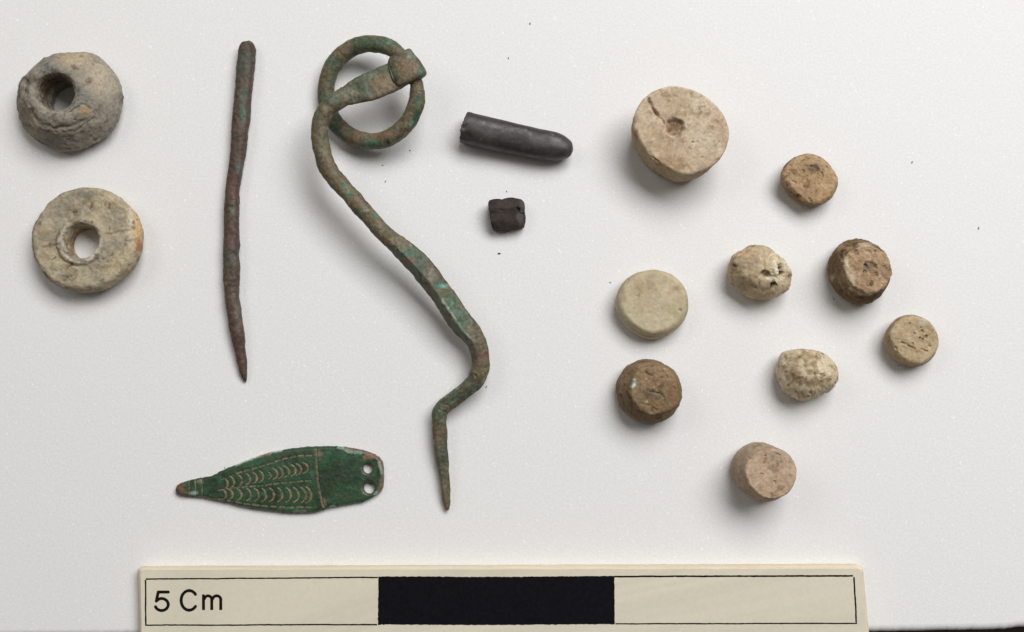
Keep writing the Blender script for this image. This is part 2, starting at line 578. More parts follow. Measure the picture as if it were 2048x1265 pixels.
whorl('spindle_whorl', 'grey domed spindle whorl with rough pitted flank and wide dark hole', 'spindle whorl', 141, 204,
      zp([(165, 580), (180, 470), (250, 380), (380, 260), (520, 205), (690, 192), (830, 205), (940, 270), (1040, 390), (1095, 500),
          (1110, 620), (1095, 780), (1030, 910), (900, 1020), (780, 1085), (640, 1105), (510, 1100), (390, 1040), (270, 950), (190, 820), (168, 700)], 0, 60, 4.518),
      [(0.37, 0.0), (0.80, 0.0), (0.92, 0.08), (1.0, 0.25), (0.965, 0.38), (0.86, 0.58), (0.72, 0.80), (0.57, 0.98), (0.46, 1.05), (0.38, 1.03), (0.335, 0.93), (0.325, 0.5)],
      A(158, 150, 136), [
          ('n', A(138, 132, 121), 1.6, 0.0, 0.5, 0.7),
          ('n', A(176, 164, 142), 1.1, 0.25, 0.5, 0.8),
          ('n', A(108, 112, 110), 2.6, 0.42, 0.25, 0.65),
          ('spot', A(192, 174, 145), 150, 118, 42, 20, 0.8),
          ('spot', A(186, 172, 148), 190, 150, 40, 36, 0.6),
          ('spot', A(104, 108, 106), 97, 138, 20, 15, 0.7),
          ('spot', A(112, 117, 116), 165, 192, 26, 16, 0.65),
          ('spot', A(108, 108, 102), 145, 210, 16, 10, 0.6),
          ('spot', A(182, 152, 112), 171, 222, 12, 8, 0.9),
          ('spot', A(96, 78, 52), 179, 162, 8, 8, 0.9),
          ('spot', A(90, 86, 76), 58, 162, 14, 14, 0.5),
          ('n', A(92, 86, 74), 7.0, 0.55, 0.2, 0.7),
          ('spot', A(74, 56, 36), 106, 179, 36, 39, 1.0), ('spot', A(196, 184, 162), 205, 165, 34, 50, 0.55)],  # first spot darkens the bore: brown soil plus painted shade
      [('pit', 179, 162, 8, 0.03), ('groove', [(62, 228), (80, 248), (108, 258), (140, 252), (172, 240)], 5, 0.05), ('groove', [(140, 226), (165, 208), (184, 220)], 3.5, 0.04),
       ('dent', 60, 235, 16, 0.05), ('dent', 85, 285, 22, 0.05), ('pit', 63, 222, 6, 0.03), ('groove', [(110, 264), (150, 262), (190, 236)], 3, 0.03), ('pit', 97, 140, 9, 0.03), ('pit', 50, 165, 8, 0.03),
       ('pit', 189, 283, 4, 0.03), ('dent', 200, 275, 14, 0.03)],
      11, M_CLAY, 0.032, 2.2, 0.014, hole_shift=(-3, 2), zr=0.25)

whorl('spindle_whorl', 'flat cream spindle whorl with raised collar round its hole and scratched face', 'spindle whorl', 176, 482,
      zp([(212, 640), (230, 500), (280, 390), (370, 280), (490, 195), (620, 165), (760, 163), (880, 185), (990, 250), (1090, 350), (1170, 480),
          (1200, 640), (1180, 770), (1110, 900), (1010, 1000), (880, 1080), (720, 1110), (560, 1100), (430, 1040), (320, 950), (250, 830), (220, 730)], 20, 340, 4.518),
      [(0.30, 0.0), (0.70, 0.0), (0.84, 0.06), (0.95, 0.17), (1.0, 0.30), (1.0, 0.42), (0.965, 0.52), (0.91, 0.575), (0.84, 0.575), (0.62, 0.54), (0.47, 0.545), (0.435, 0.60), (0.40, 0.625), (0.35, 0.60), (0.325, 0.53), (0.305, 0.3)],
      A(180, 168, 143), [
          ('n', A(152, 146, 130), 1.8, 0.05, 0.45, 0.75),
          ('n', A(198, 182, 150), 1.5, 0.3, 0.4, 0.8),
          ('n', A(140, 124, 92), 3.4, 0.4, 0.2, 0.5),
          ('spot', A(222, 182, 134), 276, 450, 14, 50, 0.9),
          ('spot', A(222, 208, 180), 262, 450, 9, 50, 0.8),
          ('spot', A(166, 118, 86), 280, 490, 8, 18, 0.8),
          ('spot', A(116, 116, 106), 172, 390, 46, 10, 0.55),
          ('spot', A(118, 116, 104), 238, 420, 20, 18, 0.55),
          ('line', A(206, 197, 180), circ(161, 484, 38, 37) + [(199, 484)], 6, 0.85),
          ('line', A(108, 108, 102), [(120, 485), (122, 498), (133, 509), (150, 520), (170, 521)], 3.5, 0.8),
          ('line', A(108, 84, 52), [(88, 495), (118, 488)], 1.8, 0.7), ('line', A(108, 84, 52), [(205, 470), (235, 465), (258, 462)], 2.2, 0.45),
          ('line', A(100, 80, 52), [(178, 418), (184, 405)], 2.6, 0.6),
          ('line', A(96, 78, 50), [(134, 537), (146, 527)], 1.5, 0.8), ('line', A(96, 78, 50), [(103, 522), (112, 514)], 1.4, 0.8),
          ('line', A(96, 78, 50), [(100, 537), (116, 542)], 1.4, 0.8), ('line', A(96, 78, 50), [(126, 552), (138, 556)], 1.4, 0.8),
          ('line', A(96, 78, 50), [(144, 562), (154, 553)], 1.4, 0.7),
          ('spot', A(134, 112, 74), 215, 535, 26, 7, 0.5),
          ('n', A(96, 84, 62), 8.0, 0.58, 0.2, 0.7),
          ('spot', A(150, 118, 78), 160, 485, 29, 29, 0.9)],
      [('groove', [(88, 495), (118, 488)], 3, 0.012), ('groove', [(205, 470), (235, 465), (258, 462)], 3, 0.012), ('dent', 120, 420, 28, 0.02), ('groove', [(180, 420), (186, 404)], 3, 0.02),
       ('pit', 90, 553, 7, 0.05), ('dent', 225, 545, 20, 0.03), ('pit', 265, 487, 7, 0.03)],
      21, M_CLAY, 0.02, 2.4, 0.012, hole_shift=(-7, 4), zr=0.36)

# ------------------------------------------------------------------ finds: plain bronze pin
def pin():
    K = [(498, 82, 0.14, 5), (496.5, 88, 0.15, 22), (494.5, 96, 0.16, 31), (494, 107, 0.165, 34.5), (490, 150, 0.17, 35.5), (485, 200, 0.17, 35), (479.5, 271, 0.17, 33), (474, 323, 0.17, 30),
         (465, 382, 0.165, 28.5), (463.4, 429, 0.165, 30), (463, 470, 0.165, 30.7), (463, 545, 0.165, 31.5), (463, 590, 0.16, 28), (468, 620, 0.16, 29), (474.5, 665, 0.15, 27),
         (482, 710, 0.12, 20.5), (487, 740, 0.095, 16), (490, 757, 0.07, 10), (491.5, 765, 0.055, 2.5)]
    K = [k + (0.92, 2.3, 0, 0) for k in K]
    V, F, C = rod_mesh(K, 560, 48, A(96, 78, 64), [
        ('n', A(86, 90, 76), 3.0, 0.1, 0.35, 0.6),
        ('n', A(104, 74, 66), 2.2, 0.15, 0.3, 0.7),
        ('spot', A(84, 98, 84), 488, 130, 16, 40, 0.55),
        ('spot', A(92, 126, 102), 487, 232, 8, 30, 0.85),
        ('spot', A(86, 110, 92), 486, 190, 12, 26, 0.6),
        ('spot', A(90, 112, 100), 478, 335, 7, 16, 0.7),
        ('spot', A(92, 106, 86), 465, 418, 9, 14, 0.6),
        ('spot', A(92, 66, 60), 470, 300, 14, 22, 0.6),
        ('spot', A(94, 62, 62), 468, 480, 12, 40, 0.6),
        ('spot', A(98, 96, 80), 458, 530, 8, 40, 0.5),
        ('spot', A(112, 110, 92), 478, 635, 7, 38, 0.8),
        ('spot', A(104, 66, 60), 476, 690, 14, 40, 0.6),
        ('n', A(56, 48, 40), 7.0, 0.5, 0.2, 0.6),
        ('n', A(140, 120, 96), 9.0, 0.72, 0.15, 0.6)],
        [('dent', 486, 192, 6, 0.02), ('dent', 463, 415, 5, 0.02)], 31, 0.012, 5.0, 0.009, zmin=0.003)
    V[:, 2] -= V[:, 2].min() - 0.003
    org = tuple(P(470, 420, 0))
    link('bronze_pin', make_mesh('bronze_pin', V, F, C, org), M_BRONZE, org,
         label='straight brown bronze pin with green patches, rounded top and tapered point', cat='pin')
pin()

# ------------------------------------------------------------------ finds: ringed pin
def ringed_pin():
    org = P(760, 400, 0)
    root = bpy.data.objects.new('ringed_pin', None)
    scn.collection.objects.link(root)
    root.location = Vector(org) * S
    root['label'] = 'long bent bronze pin with a loose ring through its rolled head'
    root['category'] = 'ringed pin'
    brown = A(114, 105, 77)
    lay = [('n', A(104, 92, 72), 2.0, 0.1, 0.4, 0.7),
           ('n', A(142, 124, 98), 2.4, 0.25, 0.35, 0.7),
           ('n', A(84, 108, 84), 1.9, 0.12, 0.25, 0.7),
           ('n', A(60, 54, 42), 6.0, 0.5, 0.22, 0.6),
           ('n', A(170, 158, 134), 7.0, 0.68, 0.15, 0.6)]
    # ring
    K = []
    for a in np.linspace(0, 360, 49)[:-1]:
        t = math.radians(a)
        u, v = 743 + 91.5 * math.cos(t), 185 - 98 * math.sin(t)
        wd = 33.0
        da = abs((a - 38 + 180) % 360 - 180)
        wd -= 15 * math.exp(-(da / 17) ** 2)
        da = abs((a - 12 + 180) % 360 - 180)
        wd -= 5 * math.exp(-(da / 14) ** 2)
        z = 0.20 + 0.64 * (0.5 + 0.5 * math.cos(t - math.radians(20)))
        K.append((u, v, z, wd, 0.92, 2.2, 0, 0))
    K.append(K[0])
    V, F, C = rod_mesh(K, 481, 48, brown, lay + [
        ('spot', A(66, 112, 88), 836, 200, 9, 16, 0.8), ('spot', A(52, 100, 76), 832, 240, 10, 24, 0.85), ('spot', A(120, 168, 146), 822, 246, 6, 8, 0.8),
        ('spot', A(62, 112, 88), 742, 286, 18, 7, 0.8), ('spot', A(52, 92, 70), 672, 262, 10, 20, 0.8), ('spot', A(70, 100, 80), 800, 275, 24, 9, 0.7),
        ('spot', A(150, 110, 84), 765, 268, 50, 8, 0.6), ('spot', A(142, 106, 82), 690, 246, 14, 16, 0.6), ('spot', A(40, 30, 22), 773, 284, 5, 5, 0.9),
        ('spot', A(80, 108, 86), 662, 122, 14, 12, 0.7), ('spot', A(108, 148, 120), 778, 84, 8, 7, 0.8), ('spot', A(96, 114, 90), 745, 78, 30, 8, 0.5)],
        [('dent', 700, 100, 9, 0.02), ('dent', 773, 284, 5, 0.03), ('dent', 652, 160, 8, 0.02)], 41, 0.012, 4.5, 0.009, closed=False)
    V[:, 2] -= V[:, 2].min() - 0.003
    link('ring', make_mesh('ring', V, F, C, org), M_BRONZE, org, root)
    # shank
    K = [(694, 190, .66, 38, .62, 2.6, 0, 0), (684, 197, .67, 37, .72, 2.5, 0, 0), (671, 206, .68, 36, .82, 2.3, 0, 0), (657, 216, .67, 35, .9, 2.2, 0, 0), (646, 232, .66, 35, .92, 2.2, 0, 0), (640, 254, .65, 34.5, .92, 2.2, 0, 0), (640, 280, .64, 34, .92, 2.2, 0, 0), (646, 310, .63, 35, .92, 2.2, 0, 0),
         (657, 338, .62, 35, .92, 2.2, 0, 0), (680, 368, .61, 34, .92, 2.2, 0, 0), (711, 403, .60, 34, .92, 2.2, 0, 0), (745, 441, .58, 34, .92, 2.2, 0, 0), (775, 473, .56, 33.5, .92, 2.2, .1, 25),
         (802, 496, .55, 40, .9, 2.2, .6, 25), (825, 517, .54, 44, .86, 2.2, .9, 25), (847, 541, .53, 45, .86, 2.2, 1, 25), (866, 564, .51, 42, .88, 2.2, 1, 25), (882, 586, .5, 44, .88, 2.2, 1, 25), (903, 618, .47, 45, .88, 2.2, 1, 25), (924, 648, .45, 45, .88, 2.2, 1, 25),
         (941, 668, .43, 42, .88, 2.2, .9, 25), (953, 686, .42, 38, .9, 2.2, .4, 25), (960.5, 712, .4, 36.5, .9, 2.2, .1, 25), (961, 738, .38, 36.5, .9, 2.2, 0, 0), (956, 752, .37, 38, .9, 2.3, .3, 30), (949, 765, .36, 34, .9, 2.3, .5, 30), (940, 773, .35, 34, .9, 2.3, .5, 30), (914, 794, .32, 30, .95, 2.3, .5, 30),
         (892, 810, .29, 30, .95, 2.3, .4, 30), (881, 824, .27, 32, .95, 2.3, .2, 30), (879, 842, .25, 31, .95, 2.3, .1, 20), (880, 870, .23, 30, .95, 2.4, .3, 20), (882, 900, .21, 27, .95, 2.4, .5, 20), (887.5, 945, .17, 24, .95, 2.4, .5, 20), (890.5, 975, .15, 20, .95, 2.4, .4, 20),
         (893, 1000, .12, 15, .95, 2.4, .2, 20), (894, 1017, .1, 9.5, .95, 2.4, 0, 20), (894.3, 1021, .1, 6, .95, 2.4, 0, 20)]
    K = [k[:2] + (k[2] * (1 + 0.42 * float(sstep(0, 320, np.array(770.0 - k[1])))),) + k[3:] for k in K]
    V, F, C = rod_mesh(K, 800, 56, A(116, 107, 78), lay + [
        ('spot', A(150, 132, 100), 660, 300, 24, 40, 0.5), ('spot', A(146, 132, 98), 700, 385, 30, 34, 0.5),
        ('spot', A(64, 146, 124), 690, 373, 6, 10, 0.85), ('spot', A(64, 134, 114), 699, 390, 5, 7, 0.8), ('spot', A(72, 150, 128), 751, 431, 6, 6, 0.9),
        ('spot', A(72, 98, 82), 726, 428, 8, 22, 0.6), ('spot', A(150, 112, 90), 722, 406, 12, 7, 0.6),
        ('spot', A(84, 116, 88), 822, 506, 26, 14, 0.85), ('spot', A(80, 112, 88), 838, 528, 18, 16, 0.8), ('spot', A(146, 106, 88), 820, 522, 22, 9, 0.75), ('spot', A(146, 96, 76), 824, 526, 9, 5, 0.7),
        ('spot', A(152, 138, 122), 862, 552, 18, 14, 0.7), ('spot', A(60, 96, 80), 880, 572, 14, 10, 0.8), ('spot', A(136, 196, 178), 887, 571.5, 10, 6.5, 1.0),
        ('spot', A(88, 116, 88), 905, 603, 20, 26, 0.9), ('spot', A(86, 114, 88), 926, 642, 20, 28, 0.9), ('spot', A(104, 164, 146), 904, 609, 5, 5, 0.9), ('spot', A(104, 154, 134), 914, 628, 10, 7, 0.7),
        ('line', A(176, 204, 184), [(882, 598), (900, 624), (917, 648), (938, 676)], 2.3, 0.85), ('spot', A(128, 122, 92), 945, 665, 14, 12, 0.6),
        ('spot', A(132, 102, 84), 962, 706, 18, 24, 0.7), ('spot', A(104, 112, 100), 952, 700, 8, 12, 0.6), ('spot', A(132, 80, 60), 972, 712, 8, 8, 0.6),
        ('spot', A(84, 92, 76), 940, 770, 26, 16, 0.6), ('spot', A(72, 92, 74), 912, 790, 18, 14, 0.6), ('spot', A(112, 88, 70), 880, 862, 14, 22, 0.6), ('spot', A(76, 92, 78), 889, 920, 10, 50, 0.65),
        ('spot', A(126, 114, 92), 893, 1000, 8, 20, 0.7), ('spot', A(178, 164, 134), 652, 219, 12, 7, 0.7)],
        [('groove', [(640, 222), (652, 228), (668, 228)], 3, 0.02), ('pit', 790, 492, 5, 0.02), ('pit', 856, 543, 3, 0.02), ('groove', [(880, 820), (896, 826)], 4, 0.012), ('groove', [(914, 796), (880, 818)], 4, .012), ('dent', 887, 925, 6, .02),
         ('pit', 950, 752, 4, .03), ('dent', 945, 722, 8, 0.02), ('dent', 972, 735, 6, 0.02), ('pit', 640, 345, 4, 0.02), ('groove', [(936, 684), (962, 672)], 4, .008)], 51, 0.013, 4.5, 0.010)
    V[:, 2] = np.maximum(V[:, 2], 0.003)
    link('shank', make_mesh('shank', V, F, C, org), M_BRONZE, org, root)
    # flattened neck and rolled head
    K = [(683, 198, .66, 30, .6, 3, 0, 0), (690, 194, .68, 38, .5, 3, 0, 0), (703, 188, .70, 45, .36, 3.6, 0, 0), (720, 181, .71, 52, .27, 4.5, 0, 0), (738, 174, .71, 57, .22, 5, 0, 0), (760, 165, .70, 57.5, .2, 5, 0, 0), (781, 156, .69, 57.5, .2, 5, 0, 0), (800, 147, .68, 58, .2, 5, 0, 0), (812, 142, .66, 50, .2, 5, 0, 0)]
    K = [k[:2] + (k[2] * 1.38,) + k[3:] for k in K]
    V, F, C = rod_mesh(K, 260, 72, A(118, 106, 77), lay + [
        ('spot', A(146, 158, 136), 698, 184, 14, 8, 0.7), ('spot', A(190, 190, 168), 682, 192, 8, 4, 0.8), ('spot', A(86, 112, 90), 733, 184, 22, 10, 0.75), ('spot', A(110, 120, 96), 700, 196, 20, 12, 0.6),
        ('spot', A(148, 118, 84), 765, 160, 26, 18, 0.7), ('spot', A(72, 68, 54), 725, 197, 24, 7, 0.6)],
        [('groove', [(745, 150), (765, 145), (788, 147)], 2.5, 0.015), ('dent', 715, 175, 10, .02)], 61, 0.010, 4.5, 0.010)
    link('head_plate', make_mesh('head_plate', V, F, C, org), M_BRONZE, org, root)
    K = [(784, 149.5, 0.670, 20, .95, 3, 0, 0), (786, 148.7, 0.675, 50, .46, 3.2, 0, 0), (791, 146.4, 0.690, 60, .44, 5, 0, 0), (800, 142, 0.715, 63, .46, 6, 0, 0), (812, 136.5, 0.720, 63.5, .47, 6, 0, 0), (824, 131, 0.715, 64, .46, 6, 0, 0), (832, 127.5, 0.695, 63, .42, 5, 0, 0), (836, 125.8, 0.670, 55, .32, 3, 0, 0), (837.5, 125, 0.660, 22, .3, 3, 0, 0)]
    K = [k[:2] + (k[2] + 0.26,) + k[3:] for k in K]
    V, F, C = rod_mesh(K, 150, 80, A(120, 109, 82), lay + [
        ('spot', A(146, 166, 142), 822, 110, 10, 6, 0.7), ('spot', A(78, 116, 94), 842, 146, 8, 18, 0.75), ('spot', A(96, 122, 98), 830, 108, 14, 10, 0.6), ('spot', A(150, 122, 90), 815, 135, 20, 20, 0.6)],
        [], 71, 0.010, 4.5, 0.010)
    link('rolled_head', make_mesh('rolled_head', V, F, C, org), M_BRONZE, org, root)
ringed_pin()

# ------------------------------------------------------------------ finds: strap end
def strap_end():
    up = [(350, 982.4), (352.8, 972.4), (360.6, 966.8), (377, 961), (401, 956), (422.5, 952.5), (435, 946.8), (449.5, 938.3), (472, 929.8), (500.7, 918.4), (529, 908.4), (550.5, 902.7), (571, 899), (607, 894.2), (649.6, 892.5), (673.8, 892.5), (692, 894.5), (720.7, 899.2), (742, 905.6), (757.7, 914), (764.9, 924), (767.4, 938.3), (767.7, 955.4)]
    lo = [(350, 982.4), (352.8, 986.7), (362.7, 992.4), (382.6, 993.8), (408, 996), (429.6, 1001), (458, 1006.6), (486.5, 1014.4), (515, 1019.4), (543.4, 1022.5), (570, 1026), (592.7, 1027), (621, 1026.5), (642.5, 1021.5), (656.7, 1016.6), (692.3, 1010), (729.3, 1003), (745, 995.2), (759, 986.7), (766.3, 975.3), (767.7, 955.4)]
    h = 0.15
    m, n = 520, 150
    t = (1 - np.cos(np.linspace(0, math.pi, m))) / 2
    t = 0.25 * t + 0.75 * np.linspace(0, 1, m)
    x = 350.0 + (767.7 - 350.0) * t
    def edge(pts):
        pts = np.array(pts)
        keep = np.r_[True, np.diff(pts[:, 0]) > 0]
        return np.interp(x, pts[keep, 0], pts[keep, 1])
    yu, yl = edge(up), edge(lo)
    yl[-1] = yu[-1] = 955.4; yl[0] = yu[0] = 982.4
    yl = np.maximum(yl, yu + 0.3)
    rj = np.random.RandomState(5)
    jit = lambda a: np.convolve(rj.normal(0, a, m + 4), np.ones(5) / 2.5, 'same')[2:-2]
    yu = yu + jit(0.35); yl = yl + jit(0.35)
    w = np.linspace(0, 1, n)
    w = 0.3 * (1 - np.cos(w * math.pi)) / 2 + 0.7 * w
    U = np.repeat(x[:, None], n, 1)
    W = yu[:, None] * (1 - w) + yl[:, None] * w
    u, v = U.ravel(), W.ravel()
    holes = [(735.7, 936.9, 9.6, 10.6), (738.5, 976.0, 11.3, 11.6)]
    # pull the nearest grid points onto the rims of the holes, drop the cells inside
    F = grid_faces(m, n, False, False)
    inside = np.zeros(len(u), bool)
    for hx, hy, ra, rb in holes:
        inside |= ((u - hx) / ra) ** 2 + ((v - hy) / rb) ** 2 < 1
    keepf = ~inside[F].any(1)
    F = F[keepf]
    ec = {}
    for f in F.tolist():
        for a, b in zip(f, f[1:] + f[:1]):
            ec[(a, b)] = ec.get((a, b), 0) + 1
    bed = [(a, b) for (a, b) in ec if (b, a) not in ec]
    bset = np.unique(np.array(bed))
    for i in bset:
        for hx, hy, ra, rb in holes:
            q = math.hypot((u[i] - hx) / ra, (v[i] - hy) / rb)
            if q < 1.35:
                u[i] = hx + (u[i] - hx) / q; v[i] = hy + (v[i] - hy) / q
    # height of the plate: rounded rim, thin at the pierced end
    outl = up + lo[::-1]
    dist = np.minimum(seg_dist(u, v, up), seg_dist(u, v, lo))
    z = h * (0.45 + 0.55 * np.sqrt(np.clip(1 - (1 - np.clip(dist / 7.0, 0, 1)) ** 2, 0, 1)))
    z += 0.03 * np.exp(-((u - 560) / 120) ** 2) * (1 - (2 * (v - 958) / 130) ** 2)
    B = P(u, v, 0.1)
    nz = fbm(B, 2.5, 81, 4) * 0.006 + fbm(B, 12, 83, 3) * 0.004
    z = z + nz
    green = A(54, 84, 58)
    C = np.tile(green, (len(u), 1))
    def mix(col, msk):
        nonlocal C
        C = C * (1 - msk[:, None]) + np.asarray(col) * msk[:, None]
    g1, g2, g3 = fbm(B, 2.6, 85, 5), fbm(B, 5, 87, 5), fbm(B, 9, 89, 4)
    mix(A(44, 62, 44), sstep(-0.2, 0.4, g1) * 0.8)
    mix(A(58, 98, 72), sstep(0.15, 0.6, g2) * 0.75)
    mix(A(80, 78, 56), sstep(0.35, 0.7, fbm(B, 3.2, 91, 5)) * 0.5)
    wu, wv = u + 2.2 * g2, v + 2.2 * g3
    tan = A(136, 118, 92)
    jg = fbm(B, 14, 95, 3)
    def stroke(pts, wd, dep, stg=0.9, warp=0.35):
        nonlocal z
        d = seg_dist(u + warp * (wu - u), v + warp * (wv - v), pts)
        msk = 1 - sstep(wd * 0.55, wd * 1.1, d + 0.3 * jg)
        z = z - dep * msk
        mix(tan * (1 + 0.16 * rj.normal()), np.clip(msk * stg * (0.8 + 0.75 * jg), 0, 1))
    # dashed rows
    def dashes(path, count, wd):
        pts = np.array(path, float)
        L = np.r_[0, np.cumsum(np.hypot(*np.diff(pts, axis=0).T))]
        for k in range(count):
            a, b = (k + 0.18) / count * L[-1], (k + 0.70) / count * L[-1]
            q = [(np.interp(s, L, pts[:, 0]), np.interp(s, L, pts[:, 1])) for s in np.linspace(a, b, 3)]
            stroke(q, wd * rj.uniform(0.8, 1.1), 0.018, rj.uniform(0.55, 0.95))
    dashes([(444, 958.5), (480, 945), (533, 930), (570, 917), (600, 911), (629, 911)], 12, 2.6)
    dashes([(438, 980), (470, 975), (520, 971), (579, 964), (627, 960.5)], 12, 2.4)
    dashes([(437, 997), (470, 1003), (515, 1010), (570, 1013.5), (629, 1013.5)], 11, 2.8)
    # crescents
    def crescent(xr, y0, y1, bow, wd):
        y0, y1 = y0 - 1.5, y1 + 1.5
        a = np.linspace(-1, 1, 9)
        pts = [(xr - bow * (1 - math.sqrt(1 - (0.96 * s) ** 2)) / 0.72 - 0.8, (y0 + y1) / 2 + s * (y1 - y0) / 2) for s in a]
        for i in range(8):
            stroke(pts[i:i + 2], wd * (1.1 - 0.55 * abs(a[i] + a[i + 1]) / 2), 0.010, 0.8)
    for k, xr in enumerate([458, 471, 487, 503, 516.5, 529.5, 545, 557.5, 568.5, 581, 594, 605, 618]):
        f = (xr - 458) / (618 - 458)
        if k == 6:
            crescent(xr, 945, 956, 5, 1.6); continue
        crescent(xr, 955 - 31 * f + 2, 976 - 31 * f, 7 + 2 * f, 2.9)
    for k, xr in enumerate([454.5, 468, 486, 505, 520.5, 535.5, 550.5, 567, 584.5, 599.5, 614.5, 625]):
        f = (xr - 454) / (625 - 454)
        crescent(xr, 980 - 5 * f, 996.5 + 7 * f, 7 + 3 * f, 3.0)
    # transverse groove and bands near the tip
    stroke([(633, 899), (635, 925), (637, 955), (641, 985), (648, 1014)], 2.6, 0.02, 0.85)
    mix(tan, (1 - sstep(0.4, 1.1, np.hypot((wu - 640) / 9, (wv - 908) / 9))) * 0.7)
    mix(tan, (1 - sstep(0.4, 1.1, np.hypot((wu - 649) / 6, (wv - 1006) / 12))) * 0.75)
    for xb in (379, 391, 404):
        stroke([(xb, 955), (xb + 2, 975), (xb + 1, 997)], 1.7, 0.02, 0.6)
    mix(A(118, 88, 66), (1 - sstep(0.6, 1.1, np.hypot((wu - 352) / 26, (wv - 980) / 22))) * 0.9)
    mix(A(92, 64, 48), (1 - sstep(0.5, 1.1, np.hypot((wu - 352) / 10, (wv - 985) / 12))) * 0.8)
    mix(A(176, 186, 176), (1 - sstep(0.4, 1.1, np.hypot((wu - 388) / 12, (wv - 987) / 6))) * 0.6)
    mix(A(150, 150, 128), (1 - sstep(0.4, 1.1, np.hypot((wu - 402) / 10, (wv - 964) / 5))) * 0.6)
    # pale and brown corrosion along the rim
    def rim(pts, col, wd, stg):
        d = seg_dist(wu, wv, pts)
        mix(col, (1 - sstep(wd * 0.5, wd * 1.1, d)) * stg)
    rim([(474, 929), (500, 918), (529, 908), (562, 900)], A(178, 196, 182), 4.5, 0.75)
    rim([(520, 912), (540, 908)], A(150, 112, 92), 4, 0.7)
    rim([(678, 893), (700, 903), (720, 906)], A(140, 176, 156), 4.5, 0.85)
    rim([(694, 896), (720, 900), (742, 907), (758, 916), (765, 930), (767, 955), (765, 975), (758, 986)], A(132, 106, 92), 6.0, 0.75)
    rim([(758, 925), (763, 945)], A(170, 176, 164), 4, 0.6)
    rim([(730, 915), (745, 912)], A(142, 108, 88), 7, 0.7)
    rim([(750, 990), (755, 983)], A(170, 196, 182), 3.2, 0.8)
    rim([(590, 1023), (612, 1023)], A(128, 136, 118), 4, 0.6)
    rim([(660, 1014), (670, 1012)], A(150, 170, 158), 3, 0.6)
    rim([(400, 994), (440, 1001)], A(120, 104, 84), 3.5, 0.6)
    for hx, hy, ra, rb in holes:
        q = np.hypot((wu - hx) / ra, (wv - hy) / rb)
        mix(A(84, 84, 62), (1 - sstep(1.05, 1.6, q)) * 0.6)
        z = z - 0.02 * (1 - sstep(1.0, 1.45, np.hypot((u - hx) / ra, (v - hy) / rb)))
    V = P(u, v, 0.1); V[:, 2] = z
    N = normals(V, F)
    if N[:, 2].mean() < 0:
        F = F[:, ::-1]
        bed = [(b, a) for a, b in bed]
    # underside and rim walls
    nv = len(V)
    Bt = V.copy(); Bt[:, 2] = 0.004
    V = np.vstack([V, Bt]); C = np.vstack([C, C])
    walls = np.array([[b, a, a + nv, b + nv] for a, b in bed])
    F2 = np.concatenate([F, F[:, ::-1] + nv, walls])
    used = np.unique(F2)
    mp = -np.ones(len(V), int); mp[used] = np.arange(len(used))
    org = tuple(P(560, 960, 0))
    link('strap_end', make_mesh('strap_end', V[used], [list(map(int, f)) for f in mp[F2]], C[used], org), M_STRAP, org,
         label='green tongue-shaped bronze strap end with tan crescents and two rivet holes', cat='strap end')
strap_end()

# ------------------------------------------------------------------ finds: black jet pieces
def jet_rod():
    K = [(926, 254, .33, 20, .9, 2.3, 0, 0), (927.5, 254.4, .33, 56, .9, 2.4, 0, 0), (930, 255, .33, 62, .88, 2.4, 0, 0), (940, 257.5, .33, 63, .88, 2.4, 0, 0), (965, 263.5, .33, 63, .88, 2.4, 0, 0), (1000, 271.5, .32, 61, .88, 2.4, 0, 0), (1035, 279, .32, 60, .86, 2.5, 0, 0), (1070, 286.5, .31, 60, .86, 2.5, 0, 0),
         (1095, 291, .30, 59, .86, 2.4, 0, 0), (1112, 293.8, .30, 56, .84, 2.3, 0, 0), (1126, 296.2, .30, 48, .84, 2.2, 0, 0), (1137, 298, .29, 36, .86, 2.1, 0, 0), (1143, 299, .28, 23, .86, 2, 0, 0), (1146, 299.4, .28, 6, .86, 2, 0, 0)]
    V, F, C = rod_mesh(K, 300, 90, A(62, 58, 56), [
        ('n', A(52, 49, 48), 1.5, 0.0, 0.5, 0.8), ('n', A(78, 73, 70), 2.5, 0.35, 0.3, 0.5),
        ('spot', A(124, 120, 116), 969, 246, 4, 4, 0.7), ('line', A(92, 88, 85), [(970, 248), (990, 256)], 2, 0.6), ('line', A(92, 88, 86), [(1012, 257), (1045, 258), (1060, 265)], 2, 0.5),  # pale lines, with the spots on them, are painted highlights
        ('spot', A(120, 112, 108), 1050, 259, 5, 3, 0.6), ('line', A(92, 88, 85), [(1080, 272), (1105, 270), (1122, 278)], 1.8, 0.5), ('spot', A(124, 120, 116), 1104, 270, 3, 3, 0.6),
        ('line', A(104, 98, 94), [(1002, 264), (1010, 262)], 1.4, 0.6), ('line', A(98, 92, 88), [(1015, 282), (1038, 284)], 1.4, 0.5), ('spot', A(112, 102, 96), 964, 278, 3, 2, 0.5)],
        [('dent', 1030, 284, 26, 0.03), ('dent', 1078, 262, 20, 0.02), ('dent', 985, 270, 24, .02), ('dent', 935, 272, 9, .05), ('dent', 930, 255, 5, 0.03)],
        101, 0.010, 1.4, 0.003, zmin=0.003)
    # uneven broken end
    V2u, V2v = proj(V)
    k = (1 - sstep(0, 14, V2u - (938 - (V2v - 224) * 0.22)))
    V[:, 0] += k * 0.05 * fbm(V * np.array([0.2, 1, 1]), 7, 104, 4)
    V[:, 2] -= V[:, 2].min() - 0.003
    org = tuple(P(1030, 280, 0))
    link('jet_rod', make_mesh('jet_rod', V, F, C, org), M_JET, org, label='polished black rod broken square at one end and rounded at the other', cat='rod')
jet_rod()

